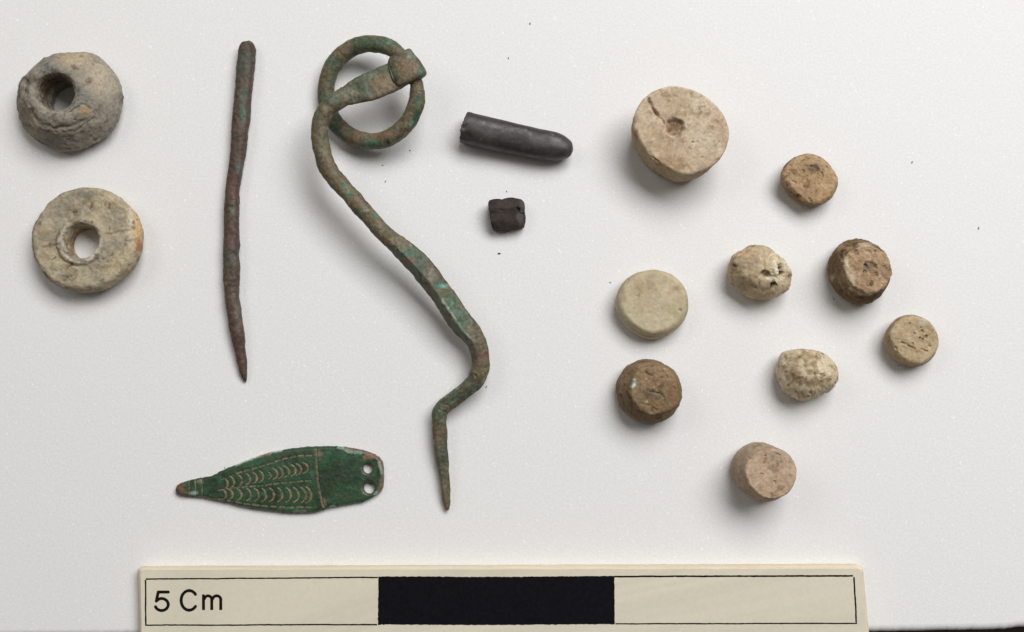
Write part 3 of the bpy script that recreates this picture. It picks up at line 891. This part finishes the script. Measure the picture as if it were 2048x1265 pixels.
FR = zp([(378, 900), (388, 880), (500, 870), (620, 858), (665, 862), (692, 890), (695, 940), (694, 975), (705, 1030), (698, 1070), (690, 1100), (660, 1110), (590, 1110), (555, 1135), (500, 1124), (430, 1132), (412, 1110), (398, 1040), (388, 970)], 890, 200, 4.362)
def fragment():
    """squared-off lump: a coarse traced outline with a bowed top split by a ledge"""
    n = 260
    th = np.linspace(0, 2 * math.pi, n, endpoint=False)
    cx, cy = 1013.5, 428.5
    r = polar(FR, cx, cy, th, smooth=0) * pxcm(cx, cy, .3)
    rows = []
    c = P(cx, cy, .3)[:2]
    for rho, z in [(t * .95, .44) for t in np.linspace(0, 1, 46)[1:]] + [(.98, .435), (.995, .42), (1, .40)] + [(1, z) for z in np.linspace(.38, .06, 20)] + [(.98, .03), (.94, 0.0), (.6, 0), (.3, 0)]:
        rows.append(np.c_[c[0] + r * rho * np.cos(th), c[1] + r * rho * np.sin(th), np.full(n, z)])
    V = np.vstack(rows + [[[c[0], c[1], .44], [c[0], c[1], 0]]])
    F = grid_faces(len(rows), n)
    m = len(rows) * n
    i = np.arange(n); j = (i + 1) % n
    b0 = (len(rows) - 1) * n
    F = np.concatenate([F, np.stack([np.full(n, m), i, j, j], -1), np.stack([b0 + i, np.full(n, m + 1), b0 + j, b0 + j], -1)])
    N = normals(V, F)
    if N[m, 2] < 0: N = -N; F = F[:, ::-1]
    u, v = proj(V)
    topm = sstep(0.05, .4, V[:, 2])
    # bow of the round outer face, and a right end broken off in two slanting facets
    V[:, 2] -= topm * 0.13 * np.clip(np.abs(v - 421) / 31, 0, 1.1) ** 2
    V[:, 2] -= topm * np.clip((u - 1036 - 0.10 * (v - 428)) / 14, 0, 1) * (0.10 + 0.08 * (np.abs(v - 438) < 14))
    V[:, 2] -= topm * 0.035 * sstep(416, 426, v + 0.08 * (u - 1013)) * (1 - sstep(424, 452, v))
    d = 0.004 * fbm(V, 3, 111, 3) + 0.004 * fbm(V, 12, 113, 3)
    d += relief(V, N, u, v, [('pit', 1037, 420, 5, 0.06), ('groove', [(980, 421), (1012, 420), (1038, 419)], 2.5, 0.008), ('pit', 985, 450, 5, .03)], 112)
    C = colours(V, N, u, v, A(52, 46, 43), [('n', A(42, 37, 35), 3, 0, .4, .8), ('n', A(66, 55, 50), 4, .35, .25, .5), ('spot', A(68, 56, 49), 1010, 408, 18, 9, .5), ('spot', A(92, 88, 86), 1042, 432, 8, 14, .6), ('spot', A(88, 82, 78), 1044, 408, 6, 12, .6)], 115)
    V = V + N * d[:, None]
    V[:, 2] = np.maximum(V[:, 2], 0.003)
    org = (c[0], c[1], 0)
    link('jet_fragment', make_mesh('jet_fragment', V, F, C, org), M_JETR, org, label='small broken blackish brown block lying below the polished black rod', cat='fragment')
fragment()

# ------------------------------------------------------------------ finds: small stone counters
G = 'small stone counters and lumps'
def sh(pts, dx, dy, s):
    p = np.asarray(pts, float); c = (p.min(0) + p.max(0)) / 2
    return (c + (p - c) * s + np.array([dx, dy])).tolist()

T = zp([(225, 480), (245, 390), (300, 290), (380, 205), (480, 145), (600, 108), (730, 110), (850, 150), (980, 220), (1080, 310), (1160, 420), (1195, 560), (1185, 700), (1130, 820), (1050, 910), (970, 975), (880, 1000), (760, 1030), (680, 1022), (610, 975), (540, 925), (470, 895), (390, 830), (330, 730), (280, 640), (240, 570)], 1220, 150, 5.06)
stone('stone_counter', 'largest pale stone counter, flat topped with a slit and central pit', 'counter', T, sh(T, -13, 25, .86), 1.05, .07, .07,
      A(200, 181, 154, 226), [
          ('n', A(186, 164, 134, 226), 1.8, .15, .4, .7), ('n', A(212, 196, 172, 226), 1.4, .25, .4, .7), ('side', A(168, 146, 116, 226), .2, .6, .75),
          ('spot', A(124, 98, 72, 226), 1349, 252, 23, 19, .95), ('line', A(96, 74, 50, 226), [(1297, 200), (1306, 216), (1317, 232)], 3.0, .8),
          ('spot', A(160, 128, 94, 226), 1336, 322, 26, 12, .6), ('spot', A(150, 120, 88, 226), 1358, 335, 12, 8, .6), ('spot', A(128, 104, 78, 226), 1273, 266, 7, 12, .8), ('spot', A(164, 140, 108, 226), 1315, 180, 20, 6, .6),
          ('spot', A(178, 150, 118, 226), 1435, 250, 22, 28, .55), ('spot', A(150, 144, 128, 226), 1399, 217, 7, 7, .7), ('spot', A(104, 100, 88, 226), 1386, 285, 3, 4, .8), ('spot', A(158, 146, 128, 226), 1354, 296, 8, 9, .6),
          ('spot', A(150, 140, 122, 226), 1403, 336, 12, 7, .5), ('n', A(150, 124, 94, 226), 7, .5, .18, .6), ('n', A(112, 92, 68, 226), 11, .72, .12, .7)],
      [('pit', 1349, 253, 19, .10), ('groove', [(1296, 197), (1306, 216), (1317, 234), (1326, 248)], 4.5, .10), ('dent', 1302, 240, 14, -.02), ('groove', [(1300, 308), (1322, 331), (1345, 350)], 6, .04), ('dent', 1360, 300, 14, .02), ('pit', 1386, 285, 3, .03), ('dent', 1340, 320, 14, .03)],
      201, M_STONE, .022, 2.2, group=G)

T = zp([(210, 620), (240, 470), (330, 320), (460, 210), (600, 155), (730, 148), (880, 175), (1020, 265), (1120, 370), (1200, 500), (1245, 630), (1240, 740), (1180, 860), (1080, 985), (950, 1050), (800, 1085), (640, 1060), (540, 990), (470, 910), (380, 820), (280, 740)], 1540, 290, 9.04)
B_ = zp([(210, 640), (250, 500), (350, 350), (500, 230), (700, 190), (900, 230), (1050, 330), (1150, 500), (1190, 700), (1150, 880), (1000, 1010), (800, 1085), (580, 1085), (500, 1040), (380, 960), (270, 830)], 1540, 290, 9.04)
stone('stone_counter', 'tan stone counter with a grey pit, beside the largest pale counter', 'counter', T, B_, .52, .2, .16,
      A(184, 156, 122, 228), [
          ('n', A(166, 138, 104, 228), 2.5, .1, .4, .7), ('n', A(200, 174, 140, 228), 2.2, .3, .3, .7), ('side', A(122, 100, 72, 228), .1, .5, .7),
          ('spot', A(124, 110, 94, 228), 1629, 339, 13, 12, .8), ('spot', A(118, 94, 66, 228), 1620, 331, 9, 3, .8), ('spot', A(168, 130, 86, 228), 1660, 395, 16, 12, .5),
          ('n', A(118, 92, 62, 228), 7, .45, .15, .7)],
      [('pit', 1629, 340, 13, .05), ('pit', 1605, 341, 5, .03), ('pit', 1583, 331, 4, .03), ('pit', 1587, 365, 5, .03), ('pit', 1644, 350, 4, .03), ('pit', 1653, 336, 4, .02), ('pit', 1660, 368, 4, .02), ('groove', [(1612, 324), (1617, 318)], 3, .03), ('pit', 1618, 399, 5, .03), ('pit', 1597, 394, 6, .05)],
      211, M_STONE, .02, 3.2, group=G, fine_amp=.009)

T = zp([(190, 560), (240, 390), (340, 310), (470, 250), (560, 190), (690, 170), (820, 195), (900, 265), (1020, 340), (1110, 420), (1165, 540), (1215, 640), (1215, 760), (1180, 880), (1090, 960), (1020, 1000), (900, 1030), (780, 1050), (680, 1070), (600, 1060), (500, 990), (400, 920), (270, 830), (210, 720)], 1440, 460, 7.906)
stone('rough_lump', 'lumpy pale stone with a ragged broken side full of dark holes', 'stone', T, sh(T, -12, 6, .8), .92, .93, .62,
      A(186, 168, 138, 224), [
          ('n', A(162, 144, 118, 224), 2.4, .1, .4, .7), ('n', A(206, 190, 160, 224), 2.2, .3, .3, .8),
          ('spot', A(206, 196, 170, 224), 1560, 535, 26, 22, .6), ('spot', A(176, 158, 134, 224), 1507, 515, 20, 10, .6), ('spot', A(200, 168, 126, 224), 1490, 507, 20, 8, .5),
          ('line', A(216, 208, 190, 224), [(1544, 508), (1568, 507), (1571, 530)], 2.5, .8), ('line', A(214, 206, 188, 224), [(1500, 532), (1517, 528)], 3, .7), ('line', A(216, 210, 194, 224), [(1536, 558), (1566, 560)], 3.5, .8), ('line', A(212, 206, 188, 224), [(1550, 522), (1555, 548)], 5, .7),
          ('spot', A(84, 66, 46, 224), 1532, 549, 11, 7, .8), ('spot', A(56, 44, 32, 224), 1564, 534, 7, 6, 1), ('spot', A(56, 44, 32, 224), 1564, 547, 7, 6, 1), ('spot', A(60, 46, 34, 224), 1545, 571, 8, 6, 1),
          ('spot', A(100, 78, 54, 224), 1466, 532, 4, 4, .8), ('n', A(120, 100, 72, 224), 7, .5, .18, .6)],
      [('pit', 1564, 533, 6, .14), ('pit', 1564, 547, 6, .14), ('pit', 1545, 571, 7, .13), ('pit', 1531, 549, 11, .10), ('dent', 1490, 575, 16, .06), ('dent', 1484, 498, 12, .05), ('dent', 1566, 500, 10, .05), ('groove', [(1517, 530), (1535, 522), (1542, 508)], 4, .05), ('groove', [(1546, 520), (1544, 545)], 3.5, .06), ('groove', [(1561, 515), (1561, 555)], 3.5, .06),
       ('groove', [(1534, 553), (1575, 553)], 3.0, .05), ('dent', 1580, 560, 8, .05), ('groove', [(1578, 545), (1586, 560), (1578, 575)], 3, .05), ('pit', 1467, 532, 4, .05), ('dent', 1500, 525, 14, .03), ('pit', 1510, 575, 4, .03)],
      221, M_CHALK, .03, 2.6, group=G, fine_amp=.014, bulge=.08, ec=1.0)

T = zp([(450, 470), (520, 350), (660, 270), (820, 235), (980, 290), (1110, 380), (1180, 520), (1192, 690), (1130, 850), (1010, 975), (850, 1020), (700, 970), (590, 900), (510, 800), (465, 660)], 1630, 460, 7.906)
B_ = zp([(210, 580), (240, 430), (330, 290), (450, 195), (590, 145), (720, 145), (860, 200), (1000, 300), (1090, 430), (1140, 560), (1160, 680), (1140, 820), (1090, 960), (980, 1080), (830, 1150), (700, 1175), (560, 1150), (420, 1060), (310, 950), (240, 820)], 1630, 460, 7.906)
stone('stone_counter', 'dark brown sided stone counter with square grey pit in its pinkish top', 'counter', T, B_, .95, .10, .08,
      A(180, 152, 122, 228), [
          ('n', A(164, 134, 106, 228), 2.6, .1, .35, .7), ('n', A(204, 182, 152, 228), 3, .3, .25, .8), ('side', A(112, 92, 66, 228), .25, .75, .92), ('n', A(150, 130, 102, 228), 4, .55, .2, .5),
          ('spot', A(214, 200, 172, 228), 1693, 528, 8, 16, .8), ('spot', A(208, 192, 164, 228), 1704, 560, 16, 18, .6), ('spot', A(206, 188, 160, 228), 1730, 492, 14, 6, .7), ('line', A(206, 190, 162, 228), [(1700, 577), (1720, 586), (1745, 588)], 4, .7),
          ('spot', A(126, 112, 96, 228), 1740, 534, 12, 15, .85), ('spot', A(84, 62, 42, 228), 1731, 531, 3, 4, .9), ('spot', A(84, 62, 42, 228), 1730, 543, 3, 3, .9), ('spot', A(100, 78, 54, 228), 1753, 549, 5, 4, .8),
          ('spot', A(190, 160, 126, 228), 1685, 495, 18, 8, .6), ('spot', A(196, 184, 164, 228), 1663, 557, 5, 8, .7), ('n', A(84, 64, 42, 228), 6, .45, .15, .75)],
      [('pit', 1740, 534, 14, .05), ('pit', 1731, 531, 4, .04), ('pit', 1730, 543, 4, .04), ('dent', 1705, 500, 8, .04), ('pit', 1683, 514, 5, .04), ('dent', 1710, 545, 14, .03), ('pit', 1750, 506, 4, .03)],
      231, M_STONE, .026, 3.0, group=G, fine_amp=.014, bulge=.06)

T = zp([(330, 600), (360, 470), (430, 360), (520, 270), (620, 215), (740, 190), (880, 190), (1000, 230), (1100, 320), (1200, 440), (1250, 560), (1262, 680), (1220, 800), (1150, 900), (1050, 1010), (930, 1080), (800, 1090), (680, 1050), (560, 980), (470, 880), (390, 760)], 1740, 610, 9.04)
B_ = zp([(245, 600), (290, 480), (370, 380), (470, 280), (600, 210), (760, 195), (900, 215), (1040, 300), (1140, 430), (1190, 580), (1200, 720), (1150, 870), (1050, 1000), (920, 1095), (800, 1125), (680, 1100), (520, 1050), (400, 970), (310, 840), (260, 720)], 1740, 610, 9.04)
stone('stone_counter', 'small beige stone counter with short scratches and pricks across its top', 'counter', T, B_, .55, .16, .13,
      A(190, 170, 138, 228), [
          ('n', A(176, 156, 124, 228), 2.2, .1, .4, .7), ('n', A(204, 186, 156, 228), 2.4, .3, .3, .6), ('side', A(160, 136, 102, 228), .1, .5, .6),
          ('spot', A(214, 206, 188, 228), 1848, 642, 10, 8, .6), ('spot', A(166, 160, 138, 228), 1836, 652, 10, 5, .5), ('n', A(134, 108, 76, 228), 8, .6, .15, .6)],
      [('groove', [(1804, 685), (1818, 693), (1830, 700)], 3, .04), ('groove', [(1843, 699), (1853, 702)], 2.6, .04), ('pit', 1829, 666, 3, .04), ('pit', 1846, 662, 3, .04), ('pit', 1843, 655, 2.5, .03), ('pit', 1839, 675, 3, .04), ('pit', 1852, 675, 4, .04), ('pit', 1844, 680, 2.5, .03), ('pit', 1821, 647, 3, .03), ('pit', 1825, 689, 3, .03), ('pit', 1860, 692, 3, .03), ('pit', 1790, 696, 4, .03), ('pit', 1776, 675, 4, .04), ('dent', 1812, 700, 12, .02)],
      241, M_STONE, .018, 2.6, group=G)

T = zp([(165, 600), (190, 450), (270, 310), (390, 205), (530, 145), (680, 122), (820, 137), (960, 190), (1070, 290), (1140, 400), (1175, 540), (1175, 690), (1130, 820), (1050, 915), (930, 1000), (800, 1055), (660, 1065), (520, 1035), (400, 960), (290, 850), (205, 730)], 1210, 520, 7.027)
B_ = zp([(155, 620), (180, 480), (260, 340), (380, 240), (520, 185), (680, 170), (820, 190), (950, 250), (1050, 350), (1110, 470), (1135, 600), (1130, 740), (1080, 870), (1000, 970), (880, 1055), (780, 1100), (660, 1122), (520, 1102), (390, 1032), (280, 932), (190, 800)], 1210, 520, 7.027)
stone('stone_counter', 'smooth polished cream stone disc with softly rounded edge', 'counter', T, B_, .52, .17, .19,
      A(200, 187, 153, 224), [
          ('n', A(186, 170, 136, 224), 1.3, .1, .5, .7), ('n', A(210, 198, 168, 224), 1.5, .25, .4, .6), ('side', A(182, 164, 128, 224), .05, .5, .6),
          ('spot', A(150, 138, 106, 224), 1277, 592, 5, 4, .6), ('spot', A(158, 144, 110, 224), 1360, 619, 5, 4, .6), ('spot', A(166, 148, 112, 224), 1350, 577, 14, 10, .6), ('spot', A(176, 152, 118, 224), 1290, 575, 24, 14, .5), ('spot', A(150, 132, 98, 224), 1245, 590, 8, 14, .4), ('n', A(166, 148, 114, 224), 9, .6, .2, .3), ('n', A(182, 162, 130, 224), 2.5, .2, .4, .4)],
      [('pit', 1277, 592, 4, .015), ('pit', 1360, 619, 4, .02), ('dent', 1305, 590, 24, .01)],
      251, M_BONE, .018, 1.7, group=G, fine_amp=.004)

T = zp([(350, 560), (380, 440), (450, 330), (560, 260), (700, 230), (880, 250), (1030, 350), (1100, 490), (1130, 660), (1070, 840), (930, 945), (750, 975), (570, 950), (440, 860), (370, 730)], 1210, 700, 7.44)
B_ = zp([(155, 580), (180, 440), (260, 310), (380, 200), (500, 140), (620, 125), (740, 145), (880, 210), (990, 310), (1060, 420), (1100, 540), (1110, 660), (1095, 780), (1040, 890), (960, 980), (820, 1075), (640, 1078), (500, 1040), (400, 1010), (290, 930), (200, 800), (165, 690)], 1210, 700, 7.44)
stone('stone_counter', 'brown stone counter with scratched top and a pale turquoise chip', 'counter', T, B_, .86, .2, .13,
      A(156, 130, 100, 246), [
          ('n', A(138, 116, 88, 246), 2.2, .05, .4, .7), ('n', A(172, 146, 114, 246), 2.4, .3, .3, .6), ('side', A(134, 116, 92, 246), .2, .6, .7),
          ('spot', A(130, 116, 92, 246), 1288, 790, 24, 16, .5), ('spot', A(150, 116, 84, 246), 1345, 785, 16, 30, .5),
          ('line', A(132, 130, 112, 246), [(1290, 779), (1308, 785), (1326, 796)], 3.2, .8), ('line', A(134, 128, 104, 246), [(1320, 760), (1330, 776)], 3, .5), ('line', A(124, 110, 84, 246), [(1290, 746), (1302, 753)], 2.5, .6),
          ('line', A(190, 222, 208, 246), [(1269, 760), (1266.5, 772)], 4.4, 1.0), ('line', A(212, 196, 164, 246), [(1298, 824), (1310, 828)], 3, .7), ('spot', A(208, 190, 156, 246), 1294, 803, 3, 4, .7), ('spot', A(214, 180, 140, 246), 1331, 740, 5, 3, .7), ('spot', A(220, 200, 160, 246), 1318, 769, 2, 2, .8), ('spot', A(220, 180, 140, 246), 1307, 775, 2, 2, .8),
          ('n', A(206, 184, 146, 246), 11, .78, .1, .8), ('n', A(96, 76, 52, 246), 7, .5, .18, .6)],
      [('groove', [(1292, 779), (1308, 784), (1327, 794)], 4, .022), ('groove', [(1290, 745), (1303, 754)], 4, .022), ('groove', [(1275, 806), (1294, 812), (1314, 822)], 3.5, .02), ('groove', [(1324, 744), (1334, 752)], 4, .02), ('groove', [(1270, 738), (1282, 745)], 3.5, .02), ('dent', 1300, 765, 10, .02), ('groove', [(1240, 790), (1250, 815), (1275, 832)], 3, .03), ('groove', [(1256, 790), (1264, 808)], 4, .03)],
      261, M_STONE, .026, 2.6, group=G, fine_amp=.010, bulge=.06)

T = zp([(205, 600), (230, 430), (280, 310), (380, 240), (520, 210), (700, 200), (860, 215), (1010, 255), (1110, 340), (1200, 450), (1250, 560), (1268, 680), (1240, 800), (1160, 890), (1040, 970), (920, 1030), (800, 1070), (650, 1088), (520, 1070), (400, 1010), (310, 950), (240, 820), (205, 700)], 1540, 670, 8.435)
stone('dome_lump', 'rounded cream stone dome speckled with small brown pits', 'stone', T, sh(T, -10, 2, .82), .92, .95, .66,
      A(206, 192, 164, 228), [
          ('n', A(196, 180, 150, 228), 2.0, .1, .4, .7), ('spot', A(142, 118, 88, 228), 1588, 748, 20, 26, .6), ('spot', A(126, 104, 76, 228), 1620, 766, 24, 11, .65), ('spot', A(146, 122, 92, 228), 1644, 770, 15, 9, .6),
          ('spot', A(160, 138, 108, 228), 1588, 716, 18, 10, .6), ('spot', A(160, 142, 116, 228), 1628, 725, 9, 6, .7), ('spot', A(194, 160, 124, 228), 1618, 706, 12, 5, .6), ('spot', A(158, 142, 116, 228), 1672, 716, 6, 5, .6),
          ('n', A(146, 126, 98, 228), 7, .30, .15, .75), ('n', A(108, 86, 60, 228), 9, .6, .15, .7)],
      [('pit', 1622, 785, 5, .04), ('pit', 1603, 793, 5, .04), ('pit', 1570, 745, 4, .04), ('pit', 1573, 772, 4, .03), ('pit', 1673, 768, 4, .04), ('pit', 1632, 748, 3, .03), ('pit', 1643, 752, 4, .03), ('groove', [(1583, 755), (1588, 765)], 4, .03), ('pit', 1594, 711, 3, .03), ('dent', 1645, 772, 8, .03), ('pit', 1646, 728, 3, .02)],
      271, M_CHALK, .034, 2.6, group=G, fine_amp=.014, bulge=.05)

T = zp([(360, 520), (390, 390), (500, 280), (660, 220), (880, 225), (1020, 280), (1100, 380), (1135, 540), (1105, 700), (1030, 830), (890, 925), (740, 970), (600, 910), (480, 815), (385, 700)], 1440, 870, 7.44)
B_ = zp([(172, 480), (195, 370), (270, 250), (380, 160), (500, 118), (620, 120), (740, 155), (860, 220), (960, 310), (1020, 420), (1040, 560), (1020, 700), (960, 830), (860, 920), (740, 975), (640, 985), (540, 955), (440, 900), (350, 840), (250, 760), (200, 640)], 1440, 870, 7.44)
stone('stone_counter', 'pinkish beige drum shaped stone counter with tilted slightly hollow top', 'counter', T, B_, 1.05, .1, .09,
      A(184, 160, 136, 222), [
          ('n', A(170, 142, 120, 222), 2.2, .1, .4, .6), ('n', A(194, 174, 148, 222), 2.2, .3, .3, .6), ('side', A(166, 148, 128, 222), .2, .7, .6),
          ('spot', A(138, 118, 100, 222), 1548, 938, 18, 8, .6), ('spot', A(204, 188, 160, 222), 1584, 940, 6, 14, .6), ('line', A(198, 178, 150, 222), [(1492, 955), (1506, 976), (1526, 992), (1545, 998)], 3, .6), ('spot', A(160, 150, 132, 222), 1555, 915, 18, 7, .4),
          ('n', A(120, 98, 74, 222), 8, .58, .15, .6)],
      [('dent', 1540, 936, 26, .06), ('pit', 1524, 952, 4, .03), ('pit', 1549, 964, 4, .03), ('pit', 1498, 914, 3, .03), ('pit', 1487, 946, 4, .03), ('pit', 1530, 912, 3, .03), ('pit', 1555, 909, 2.5, .03), ('pit', 1561, 911, 2.5, .03), ('dent', 1480, 968, 9, .05)],
      281, M_STONE, .02, 2.6, group=G, bulge=.02)

# ------------------------------------------------------------------ scale bar
def scale_bar():
    hb = 0.34
    org = P(1000, 1200, 0)
    root = bpy.data.objects.new('scale_bar', None)
    scn.collection.objects.link(root)
    root.location = Vector(org) * S
    root['label'] = 'cream scale bar printed 5 Cm with black outline and middle block'
    root['category'] = 'scale bar'
    rj = np.random.RandomState(9)
    # board: face outline at the top, splayed edge below it
    face = [(284, 1142.5), (290, 1140.5), (1716, 1138), (1722, 1141), (1734, 1290), (284.5, 1294), (281.5, 1150)]
    foot = [(277.5, 1139), (283, 1134), (1715, 1129.5), (1724, 1134), (1739, 1296), (281, 1299), (277, 1146)]
    def loop(pts, k=60):
        pts = np.array(pts + [pts[0]], float)
        out = []
        for a, b in zip(pts[:-1], pts[1:]):
            L = np.hypot(*(b - a))
            m = max(1, int(L / 12))
            for s in range(m):
                out.append(a + (b - a) * s / m)
        return np.array(out)
    # same number of points on both loops
    def resamp(pts, cnt):
        pts = np.array(pts + [pts[0]], float)
        out = []
        for (a, b), m in zip(zip(pts[:-1], pts[1:]), cnt):
            for s in range(m):
                out.append(a + (b - a) * s / m)
        return np.array(out)
    cnt = [3, 160, 3, 22, 160, 22, 3]
    a, b = resamp(face, cnt), resamp(foot, cnt)
    a += rj.normal(0, .18, a.shape); b += rj.normal(0, .15, b.shape)
    Fa = P(a[:, 0], a[:, 1], hb)[:, :2]
    Fb = P(b[:, 0], b[:, 1], hb * .4)[:, :2]
    rings = [(1.0, 0.004), (1.0, .07), (.96, .125), (1.0, .15), (1.0, .20), (.72, .27), (.3, .315), (.08, .335), (0, hb)]
    V = np.vstack([np.c_[Fa * (1 - t) + Fb * t, np.full(len(Fa), z)] for t, z in rings])
    n = len(Fa)
    V += np.c_[rj.normal(0, .0015, (len(V), 2)), np.zeros(len(V))]
    F = [list(map(int, f)) for f in grid_faces(len(rings), n)]
    # face as a grid so that it can carry its own mottling
    iu, iv = np.linspace(0, 1, 360), np.linspace(0, 1, 46)
    F.append(list(range((len(rings) - 1) * n, len(rings) * n)))
    F.append(list(range(n))[::-1])
    C = np.tile(A(205, 199, 181, 220), (len(V), 1)) * (1 + .08 * fbm(V, 3, 301, 4))[:, None]
    edge = np.zeros(len(V)); edge[:7 * n] = 1
    C = np.where(edge[:, None] > 0, A(216, 203, 178, 220) * (1 + .10 * fbm(V * np.array([.3, 3, 9]), 4, 303, 4))[:, None], C)
    me = make_mesh('board', V, F, C, org)
    import bmesh
    bm = bmesh.new(); bm.from_mesh(me); bmesh.ops.recalc_face_normals(bm, faces=bm.faces); bm.to_mesh(me); bm.free()
    for p in me.polygons:
        if len(p.vertices) > 4: p.use_smooth = False
    link('board', me, M_BOARD, org, root)
    zi = hb + 0.004
    ink = A(36, 27, 20, 220)
    def strip(pts, wd, name, wob=.3, seg=5.0, col=ink):
        pts = np.array(pts, float)
        L = np.r_[0, np.cumsum(np.hypot(*np.diff(pts, axis=0).T))]
        m = max(2, int(L[-1] / seg))
        s = np.linspace(0, L[-1], m)
        c = np.c_[np.interp(s, L, pts[:, 0]), np.interp(s, L, pts[:, 1])]
        d = np.gradient(c, axis=0); d /= np.linalg.norm(d, axis=1)[:, None]
        nn = np.c_[-d[:, 1], d[:, 0]]
        wl = np.convolve(rj.normal(0, wob, m + 6), np.ones(7) / 4, 'same')[3:-3]
        w1 = wd / 2 * (1 + rj.normal(0, .10, m)); w2 = wd / 2 * (1 + rj.normal(0, .10, m))
        x = np.vstack([c + nn * (wl + w1)[:, None], c + nn * (wl - w2)[:, None]])
        V = P(x[:, 0], x[:, 1], zi)
        F = [[i, i + 1, m + i + 1, m + i] for i in range(m - 1)]
        C = np.tile(col, (len(V), 1))
        me = make_mesh(name, V, F, C, org)
        link(name, me, M_INK, org, root)
    strip([(291.5, 1158.6), (500, 1157.3), (756, 1155.2)], 2.8, 'border_line')
    strip([(1229, 1153.6), (1450, 1152.8), (1706, 1152.2)], 3.4, 'border_line', wob=.25)
    strip([(1708, 1154.5), (1712.8, 1245.5)], 3.0, 'border_line')
    strip([(1714.5, 1247.4), (1450, 1247.6), (1231, 1248)], 2.6, 'border_line', wob=.25)
    strip([(754, 1249.6), (500, 1250.2), (293.5, 1250.8)], 2.8, 'border_line')
    strip([(291.8, 1252.2), (291.4, 1160.5)], 3.0, 'border_line')
    # black block
    poly = resamp([(757, 1153.2), (1000, 1154.2), (1228.8, 1152.2), (1229.2, 1248.6), (985, 1250.6), (755.8, 1249.6)], [60, 60, 24, 60, 60, 24])
    poly += rj.normal(0, .35, poly.shape)
    V = P(poly[:, 0], poly[:, 1], zi)
    me = make_mesh('black_block', V, [list(range(len(V)))[::-1]], np.tile(A(24, 23, 30, 220), (len(V), 1)), org)
    link('black_block', me, M_INK, org, root)
    # lettering: strokes turned into a mesh of small cells
    def arc(cx, cy, rx, ry, a0, a1, k=28):
        return [(cx + rx * math.cos(math.radians(t)), cy - ry * math.sin(math.radians(t))) for t in np.linspace(a0, a1, k)]
    five = [[(336.5, 1184.6), (316.5, 1184.6), (312.6, 1202.6)], [(312.6, 1202.6), (317, 1199.2)] + arc(323.3, 1209.5, 13.2, 12.0, 118, -158)]
    cee = [arc(378.3, 1201.2, 16.0, 19.6, 38, 322, 40)]
    em = [[(406.8, 1191.5), (406.8, 1220.5)], [(407, 1200)] + arc(416.1, 1199.5, 7.4, 7.4, 165, 0) + [(423.6, 1220.5)], [(423.8, 1200)] + arc(433.4, 1199.5, 8.2, 7.4, 165, 0) + [(441.6, 1220.5)]]
    for ch, strokes, wd, (x0, x1) in (('digit', five, 3.3, (305, 344)), ('letter', cee, 3.35, (355, 400)), ('letter', em, 3.2, (400, 449))):
        st_ = 0.5
        gx, gy = np.arange(x0, x1, st_), np.arange(1174, 1229, st_)
        X, Y = np.meshgrid(gx, gy, indexing='ij')
        x, y = X.ravel(), Y.ravel()
        d = np.full(x.shape, 1e9)
        for s in strokes: d = np.minimum(d, seg_dist(x, y, s))
        lim = (y > 1188.8) & (y < 1220.6) if strokes is em else y > 0
        ins = (d < wd) & lim
        Fg = grid_faces(len(gx), len(gy), False, False)
        Fg = Fg[ins[Fg].all(1)]
        used = np.unique(Fg); mp = -np.ones(len(x), int); mp[used] = np.arange(len(used))
        V = P(x[used], y[used], zi)
        me = make_mesh(ch, V, [list(map(int, f)) for f in mp[Fg]], np.tile(ink, (len(V), 1)), org)
        link(ch, me, M_INK, org, root)
scale_bar()

# ------------------------------------------------------------------ dust
rd = random.Random(17)
for (u, v, r) in [(1060, 48, 2.2), (1017, 117, 2.0), (1824, 325, 2.2), (1957, 457, 2.4), (998.5, 507.5, 2.8), (973, 774, 2.0), (1667.5, 598.5, 1.8), (1796, 732, 1.6), (820, 301.5, 1.8), (771, 363.5, 2.0), (765.5, 331, 1.6), (1013.5, 383.5, 1.6), (449.5, 936, 1.5), (1220.5, 565.5, 1.6), (1515, 600, 1.6)]:
    c = P(u, v, 0)
    R = 0.8 * r * pxcm(u, v)
    V, F = [], []
    nl, ns = 5, 8
    ang = rd.uniform(0, 3.14)
    for a in range(nl):
        t = math.pi * (a + .5) / nl
        for b in range(ns):
            p = 2 * math.pi * b / ns
            q = R * rd.uniform(.8, 1.2)
            x, y = 1.5 * q * math.sin(t) * math.cos(p), .7 * q * math.sin(t) * math.sin(p)
            V.append((c[0] + x * math.cos(ang) - y * math.sin(ang), c[1] + x * math.sin(ang) + y * math.cos(ang), R * .55 + R * .5 * math.cos(t)))
    Fq = [list(map(int, f)) for f in grid_faces(nl, ns)]
    Fq.append(list(range(ns))[::-1]); Fq.append(list(range((nl - 1) * ns, nl * ns)))
    me = make_mesh('dust_speck', np.array(V), Fq, np.tile(A(*[rd.uniform(90, 160)] * 3), (len(V), 1)), c)
    link('dust_speck', me, M_DUST, c, label='tiny dark speck of grit lying on the white foam', cat='grit', group='specks of grit on the foam')
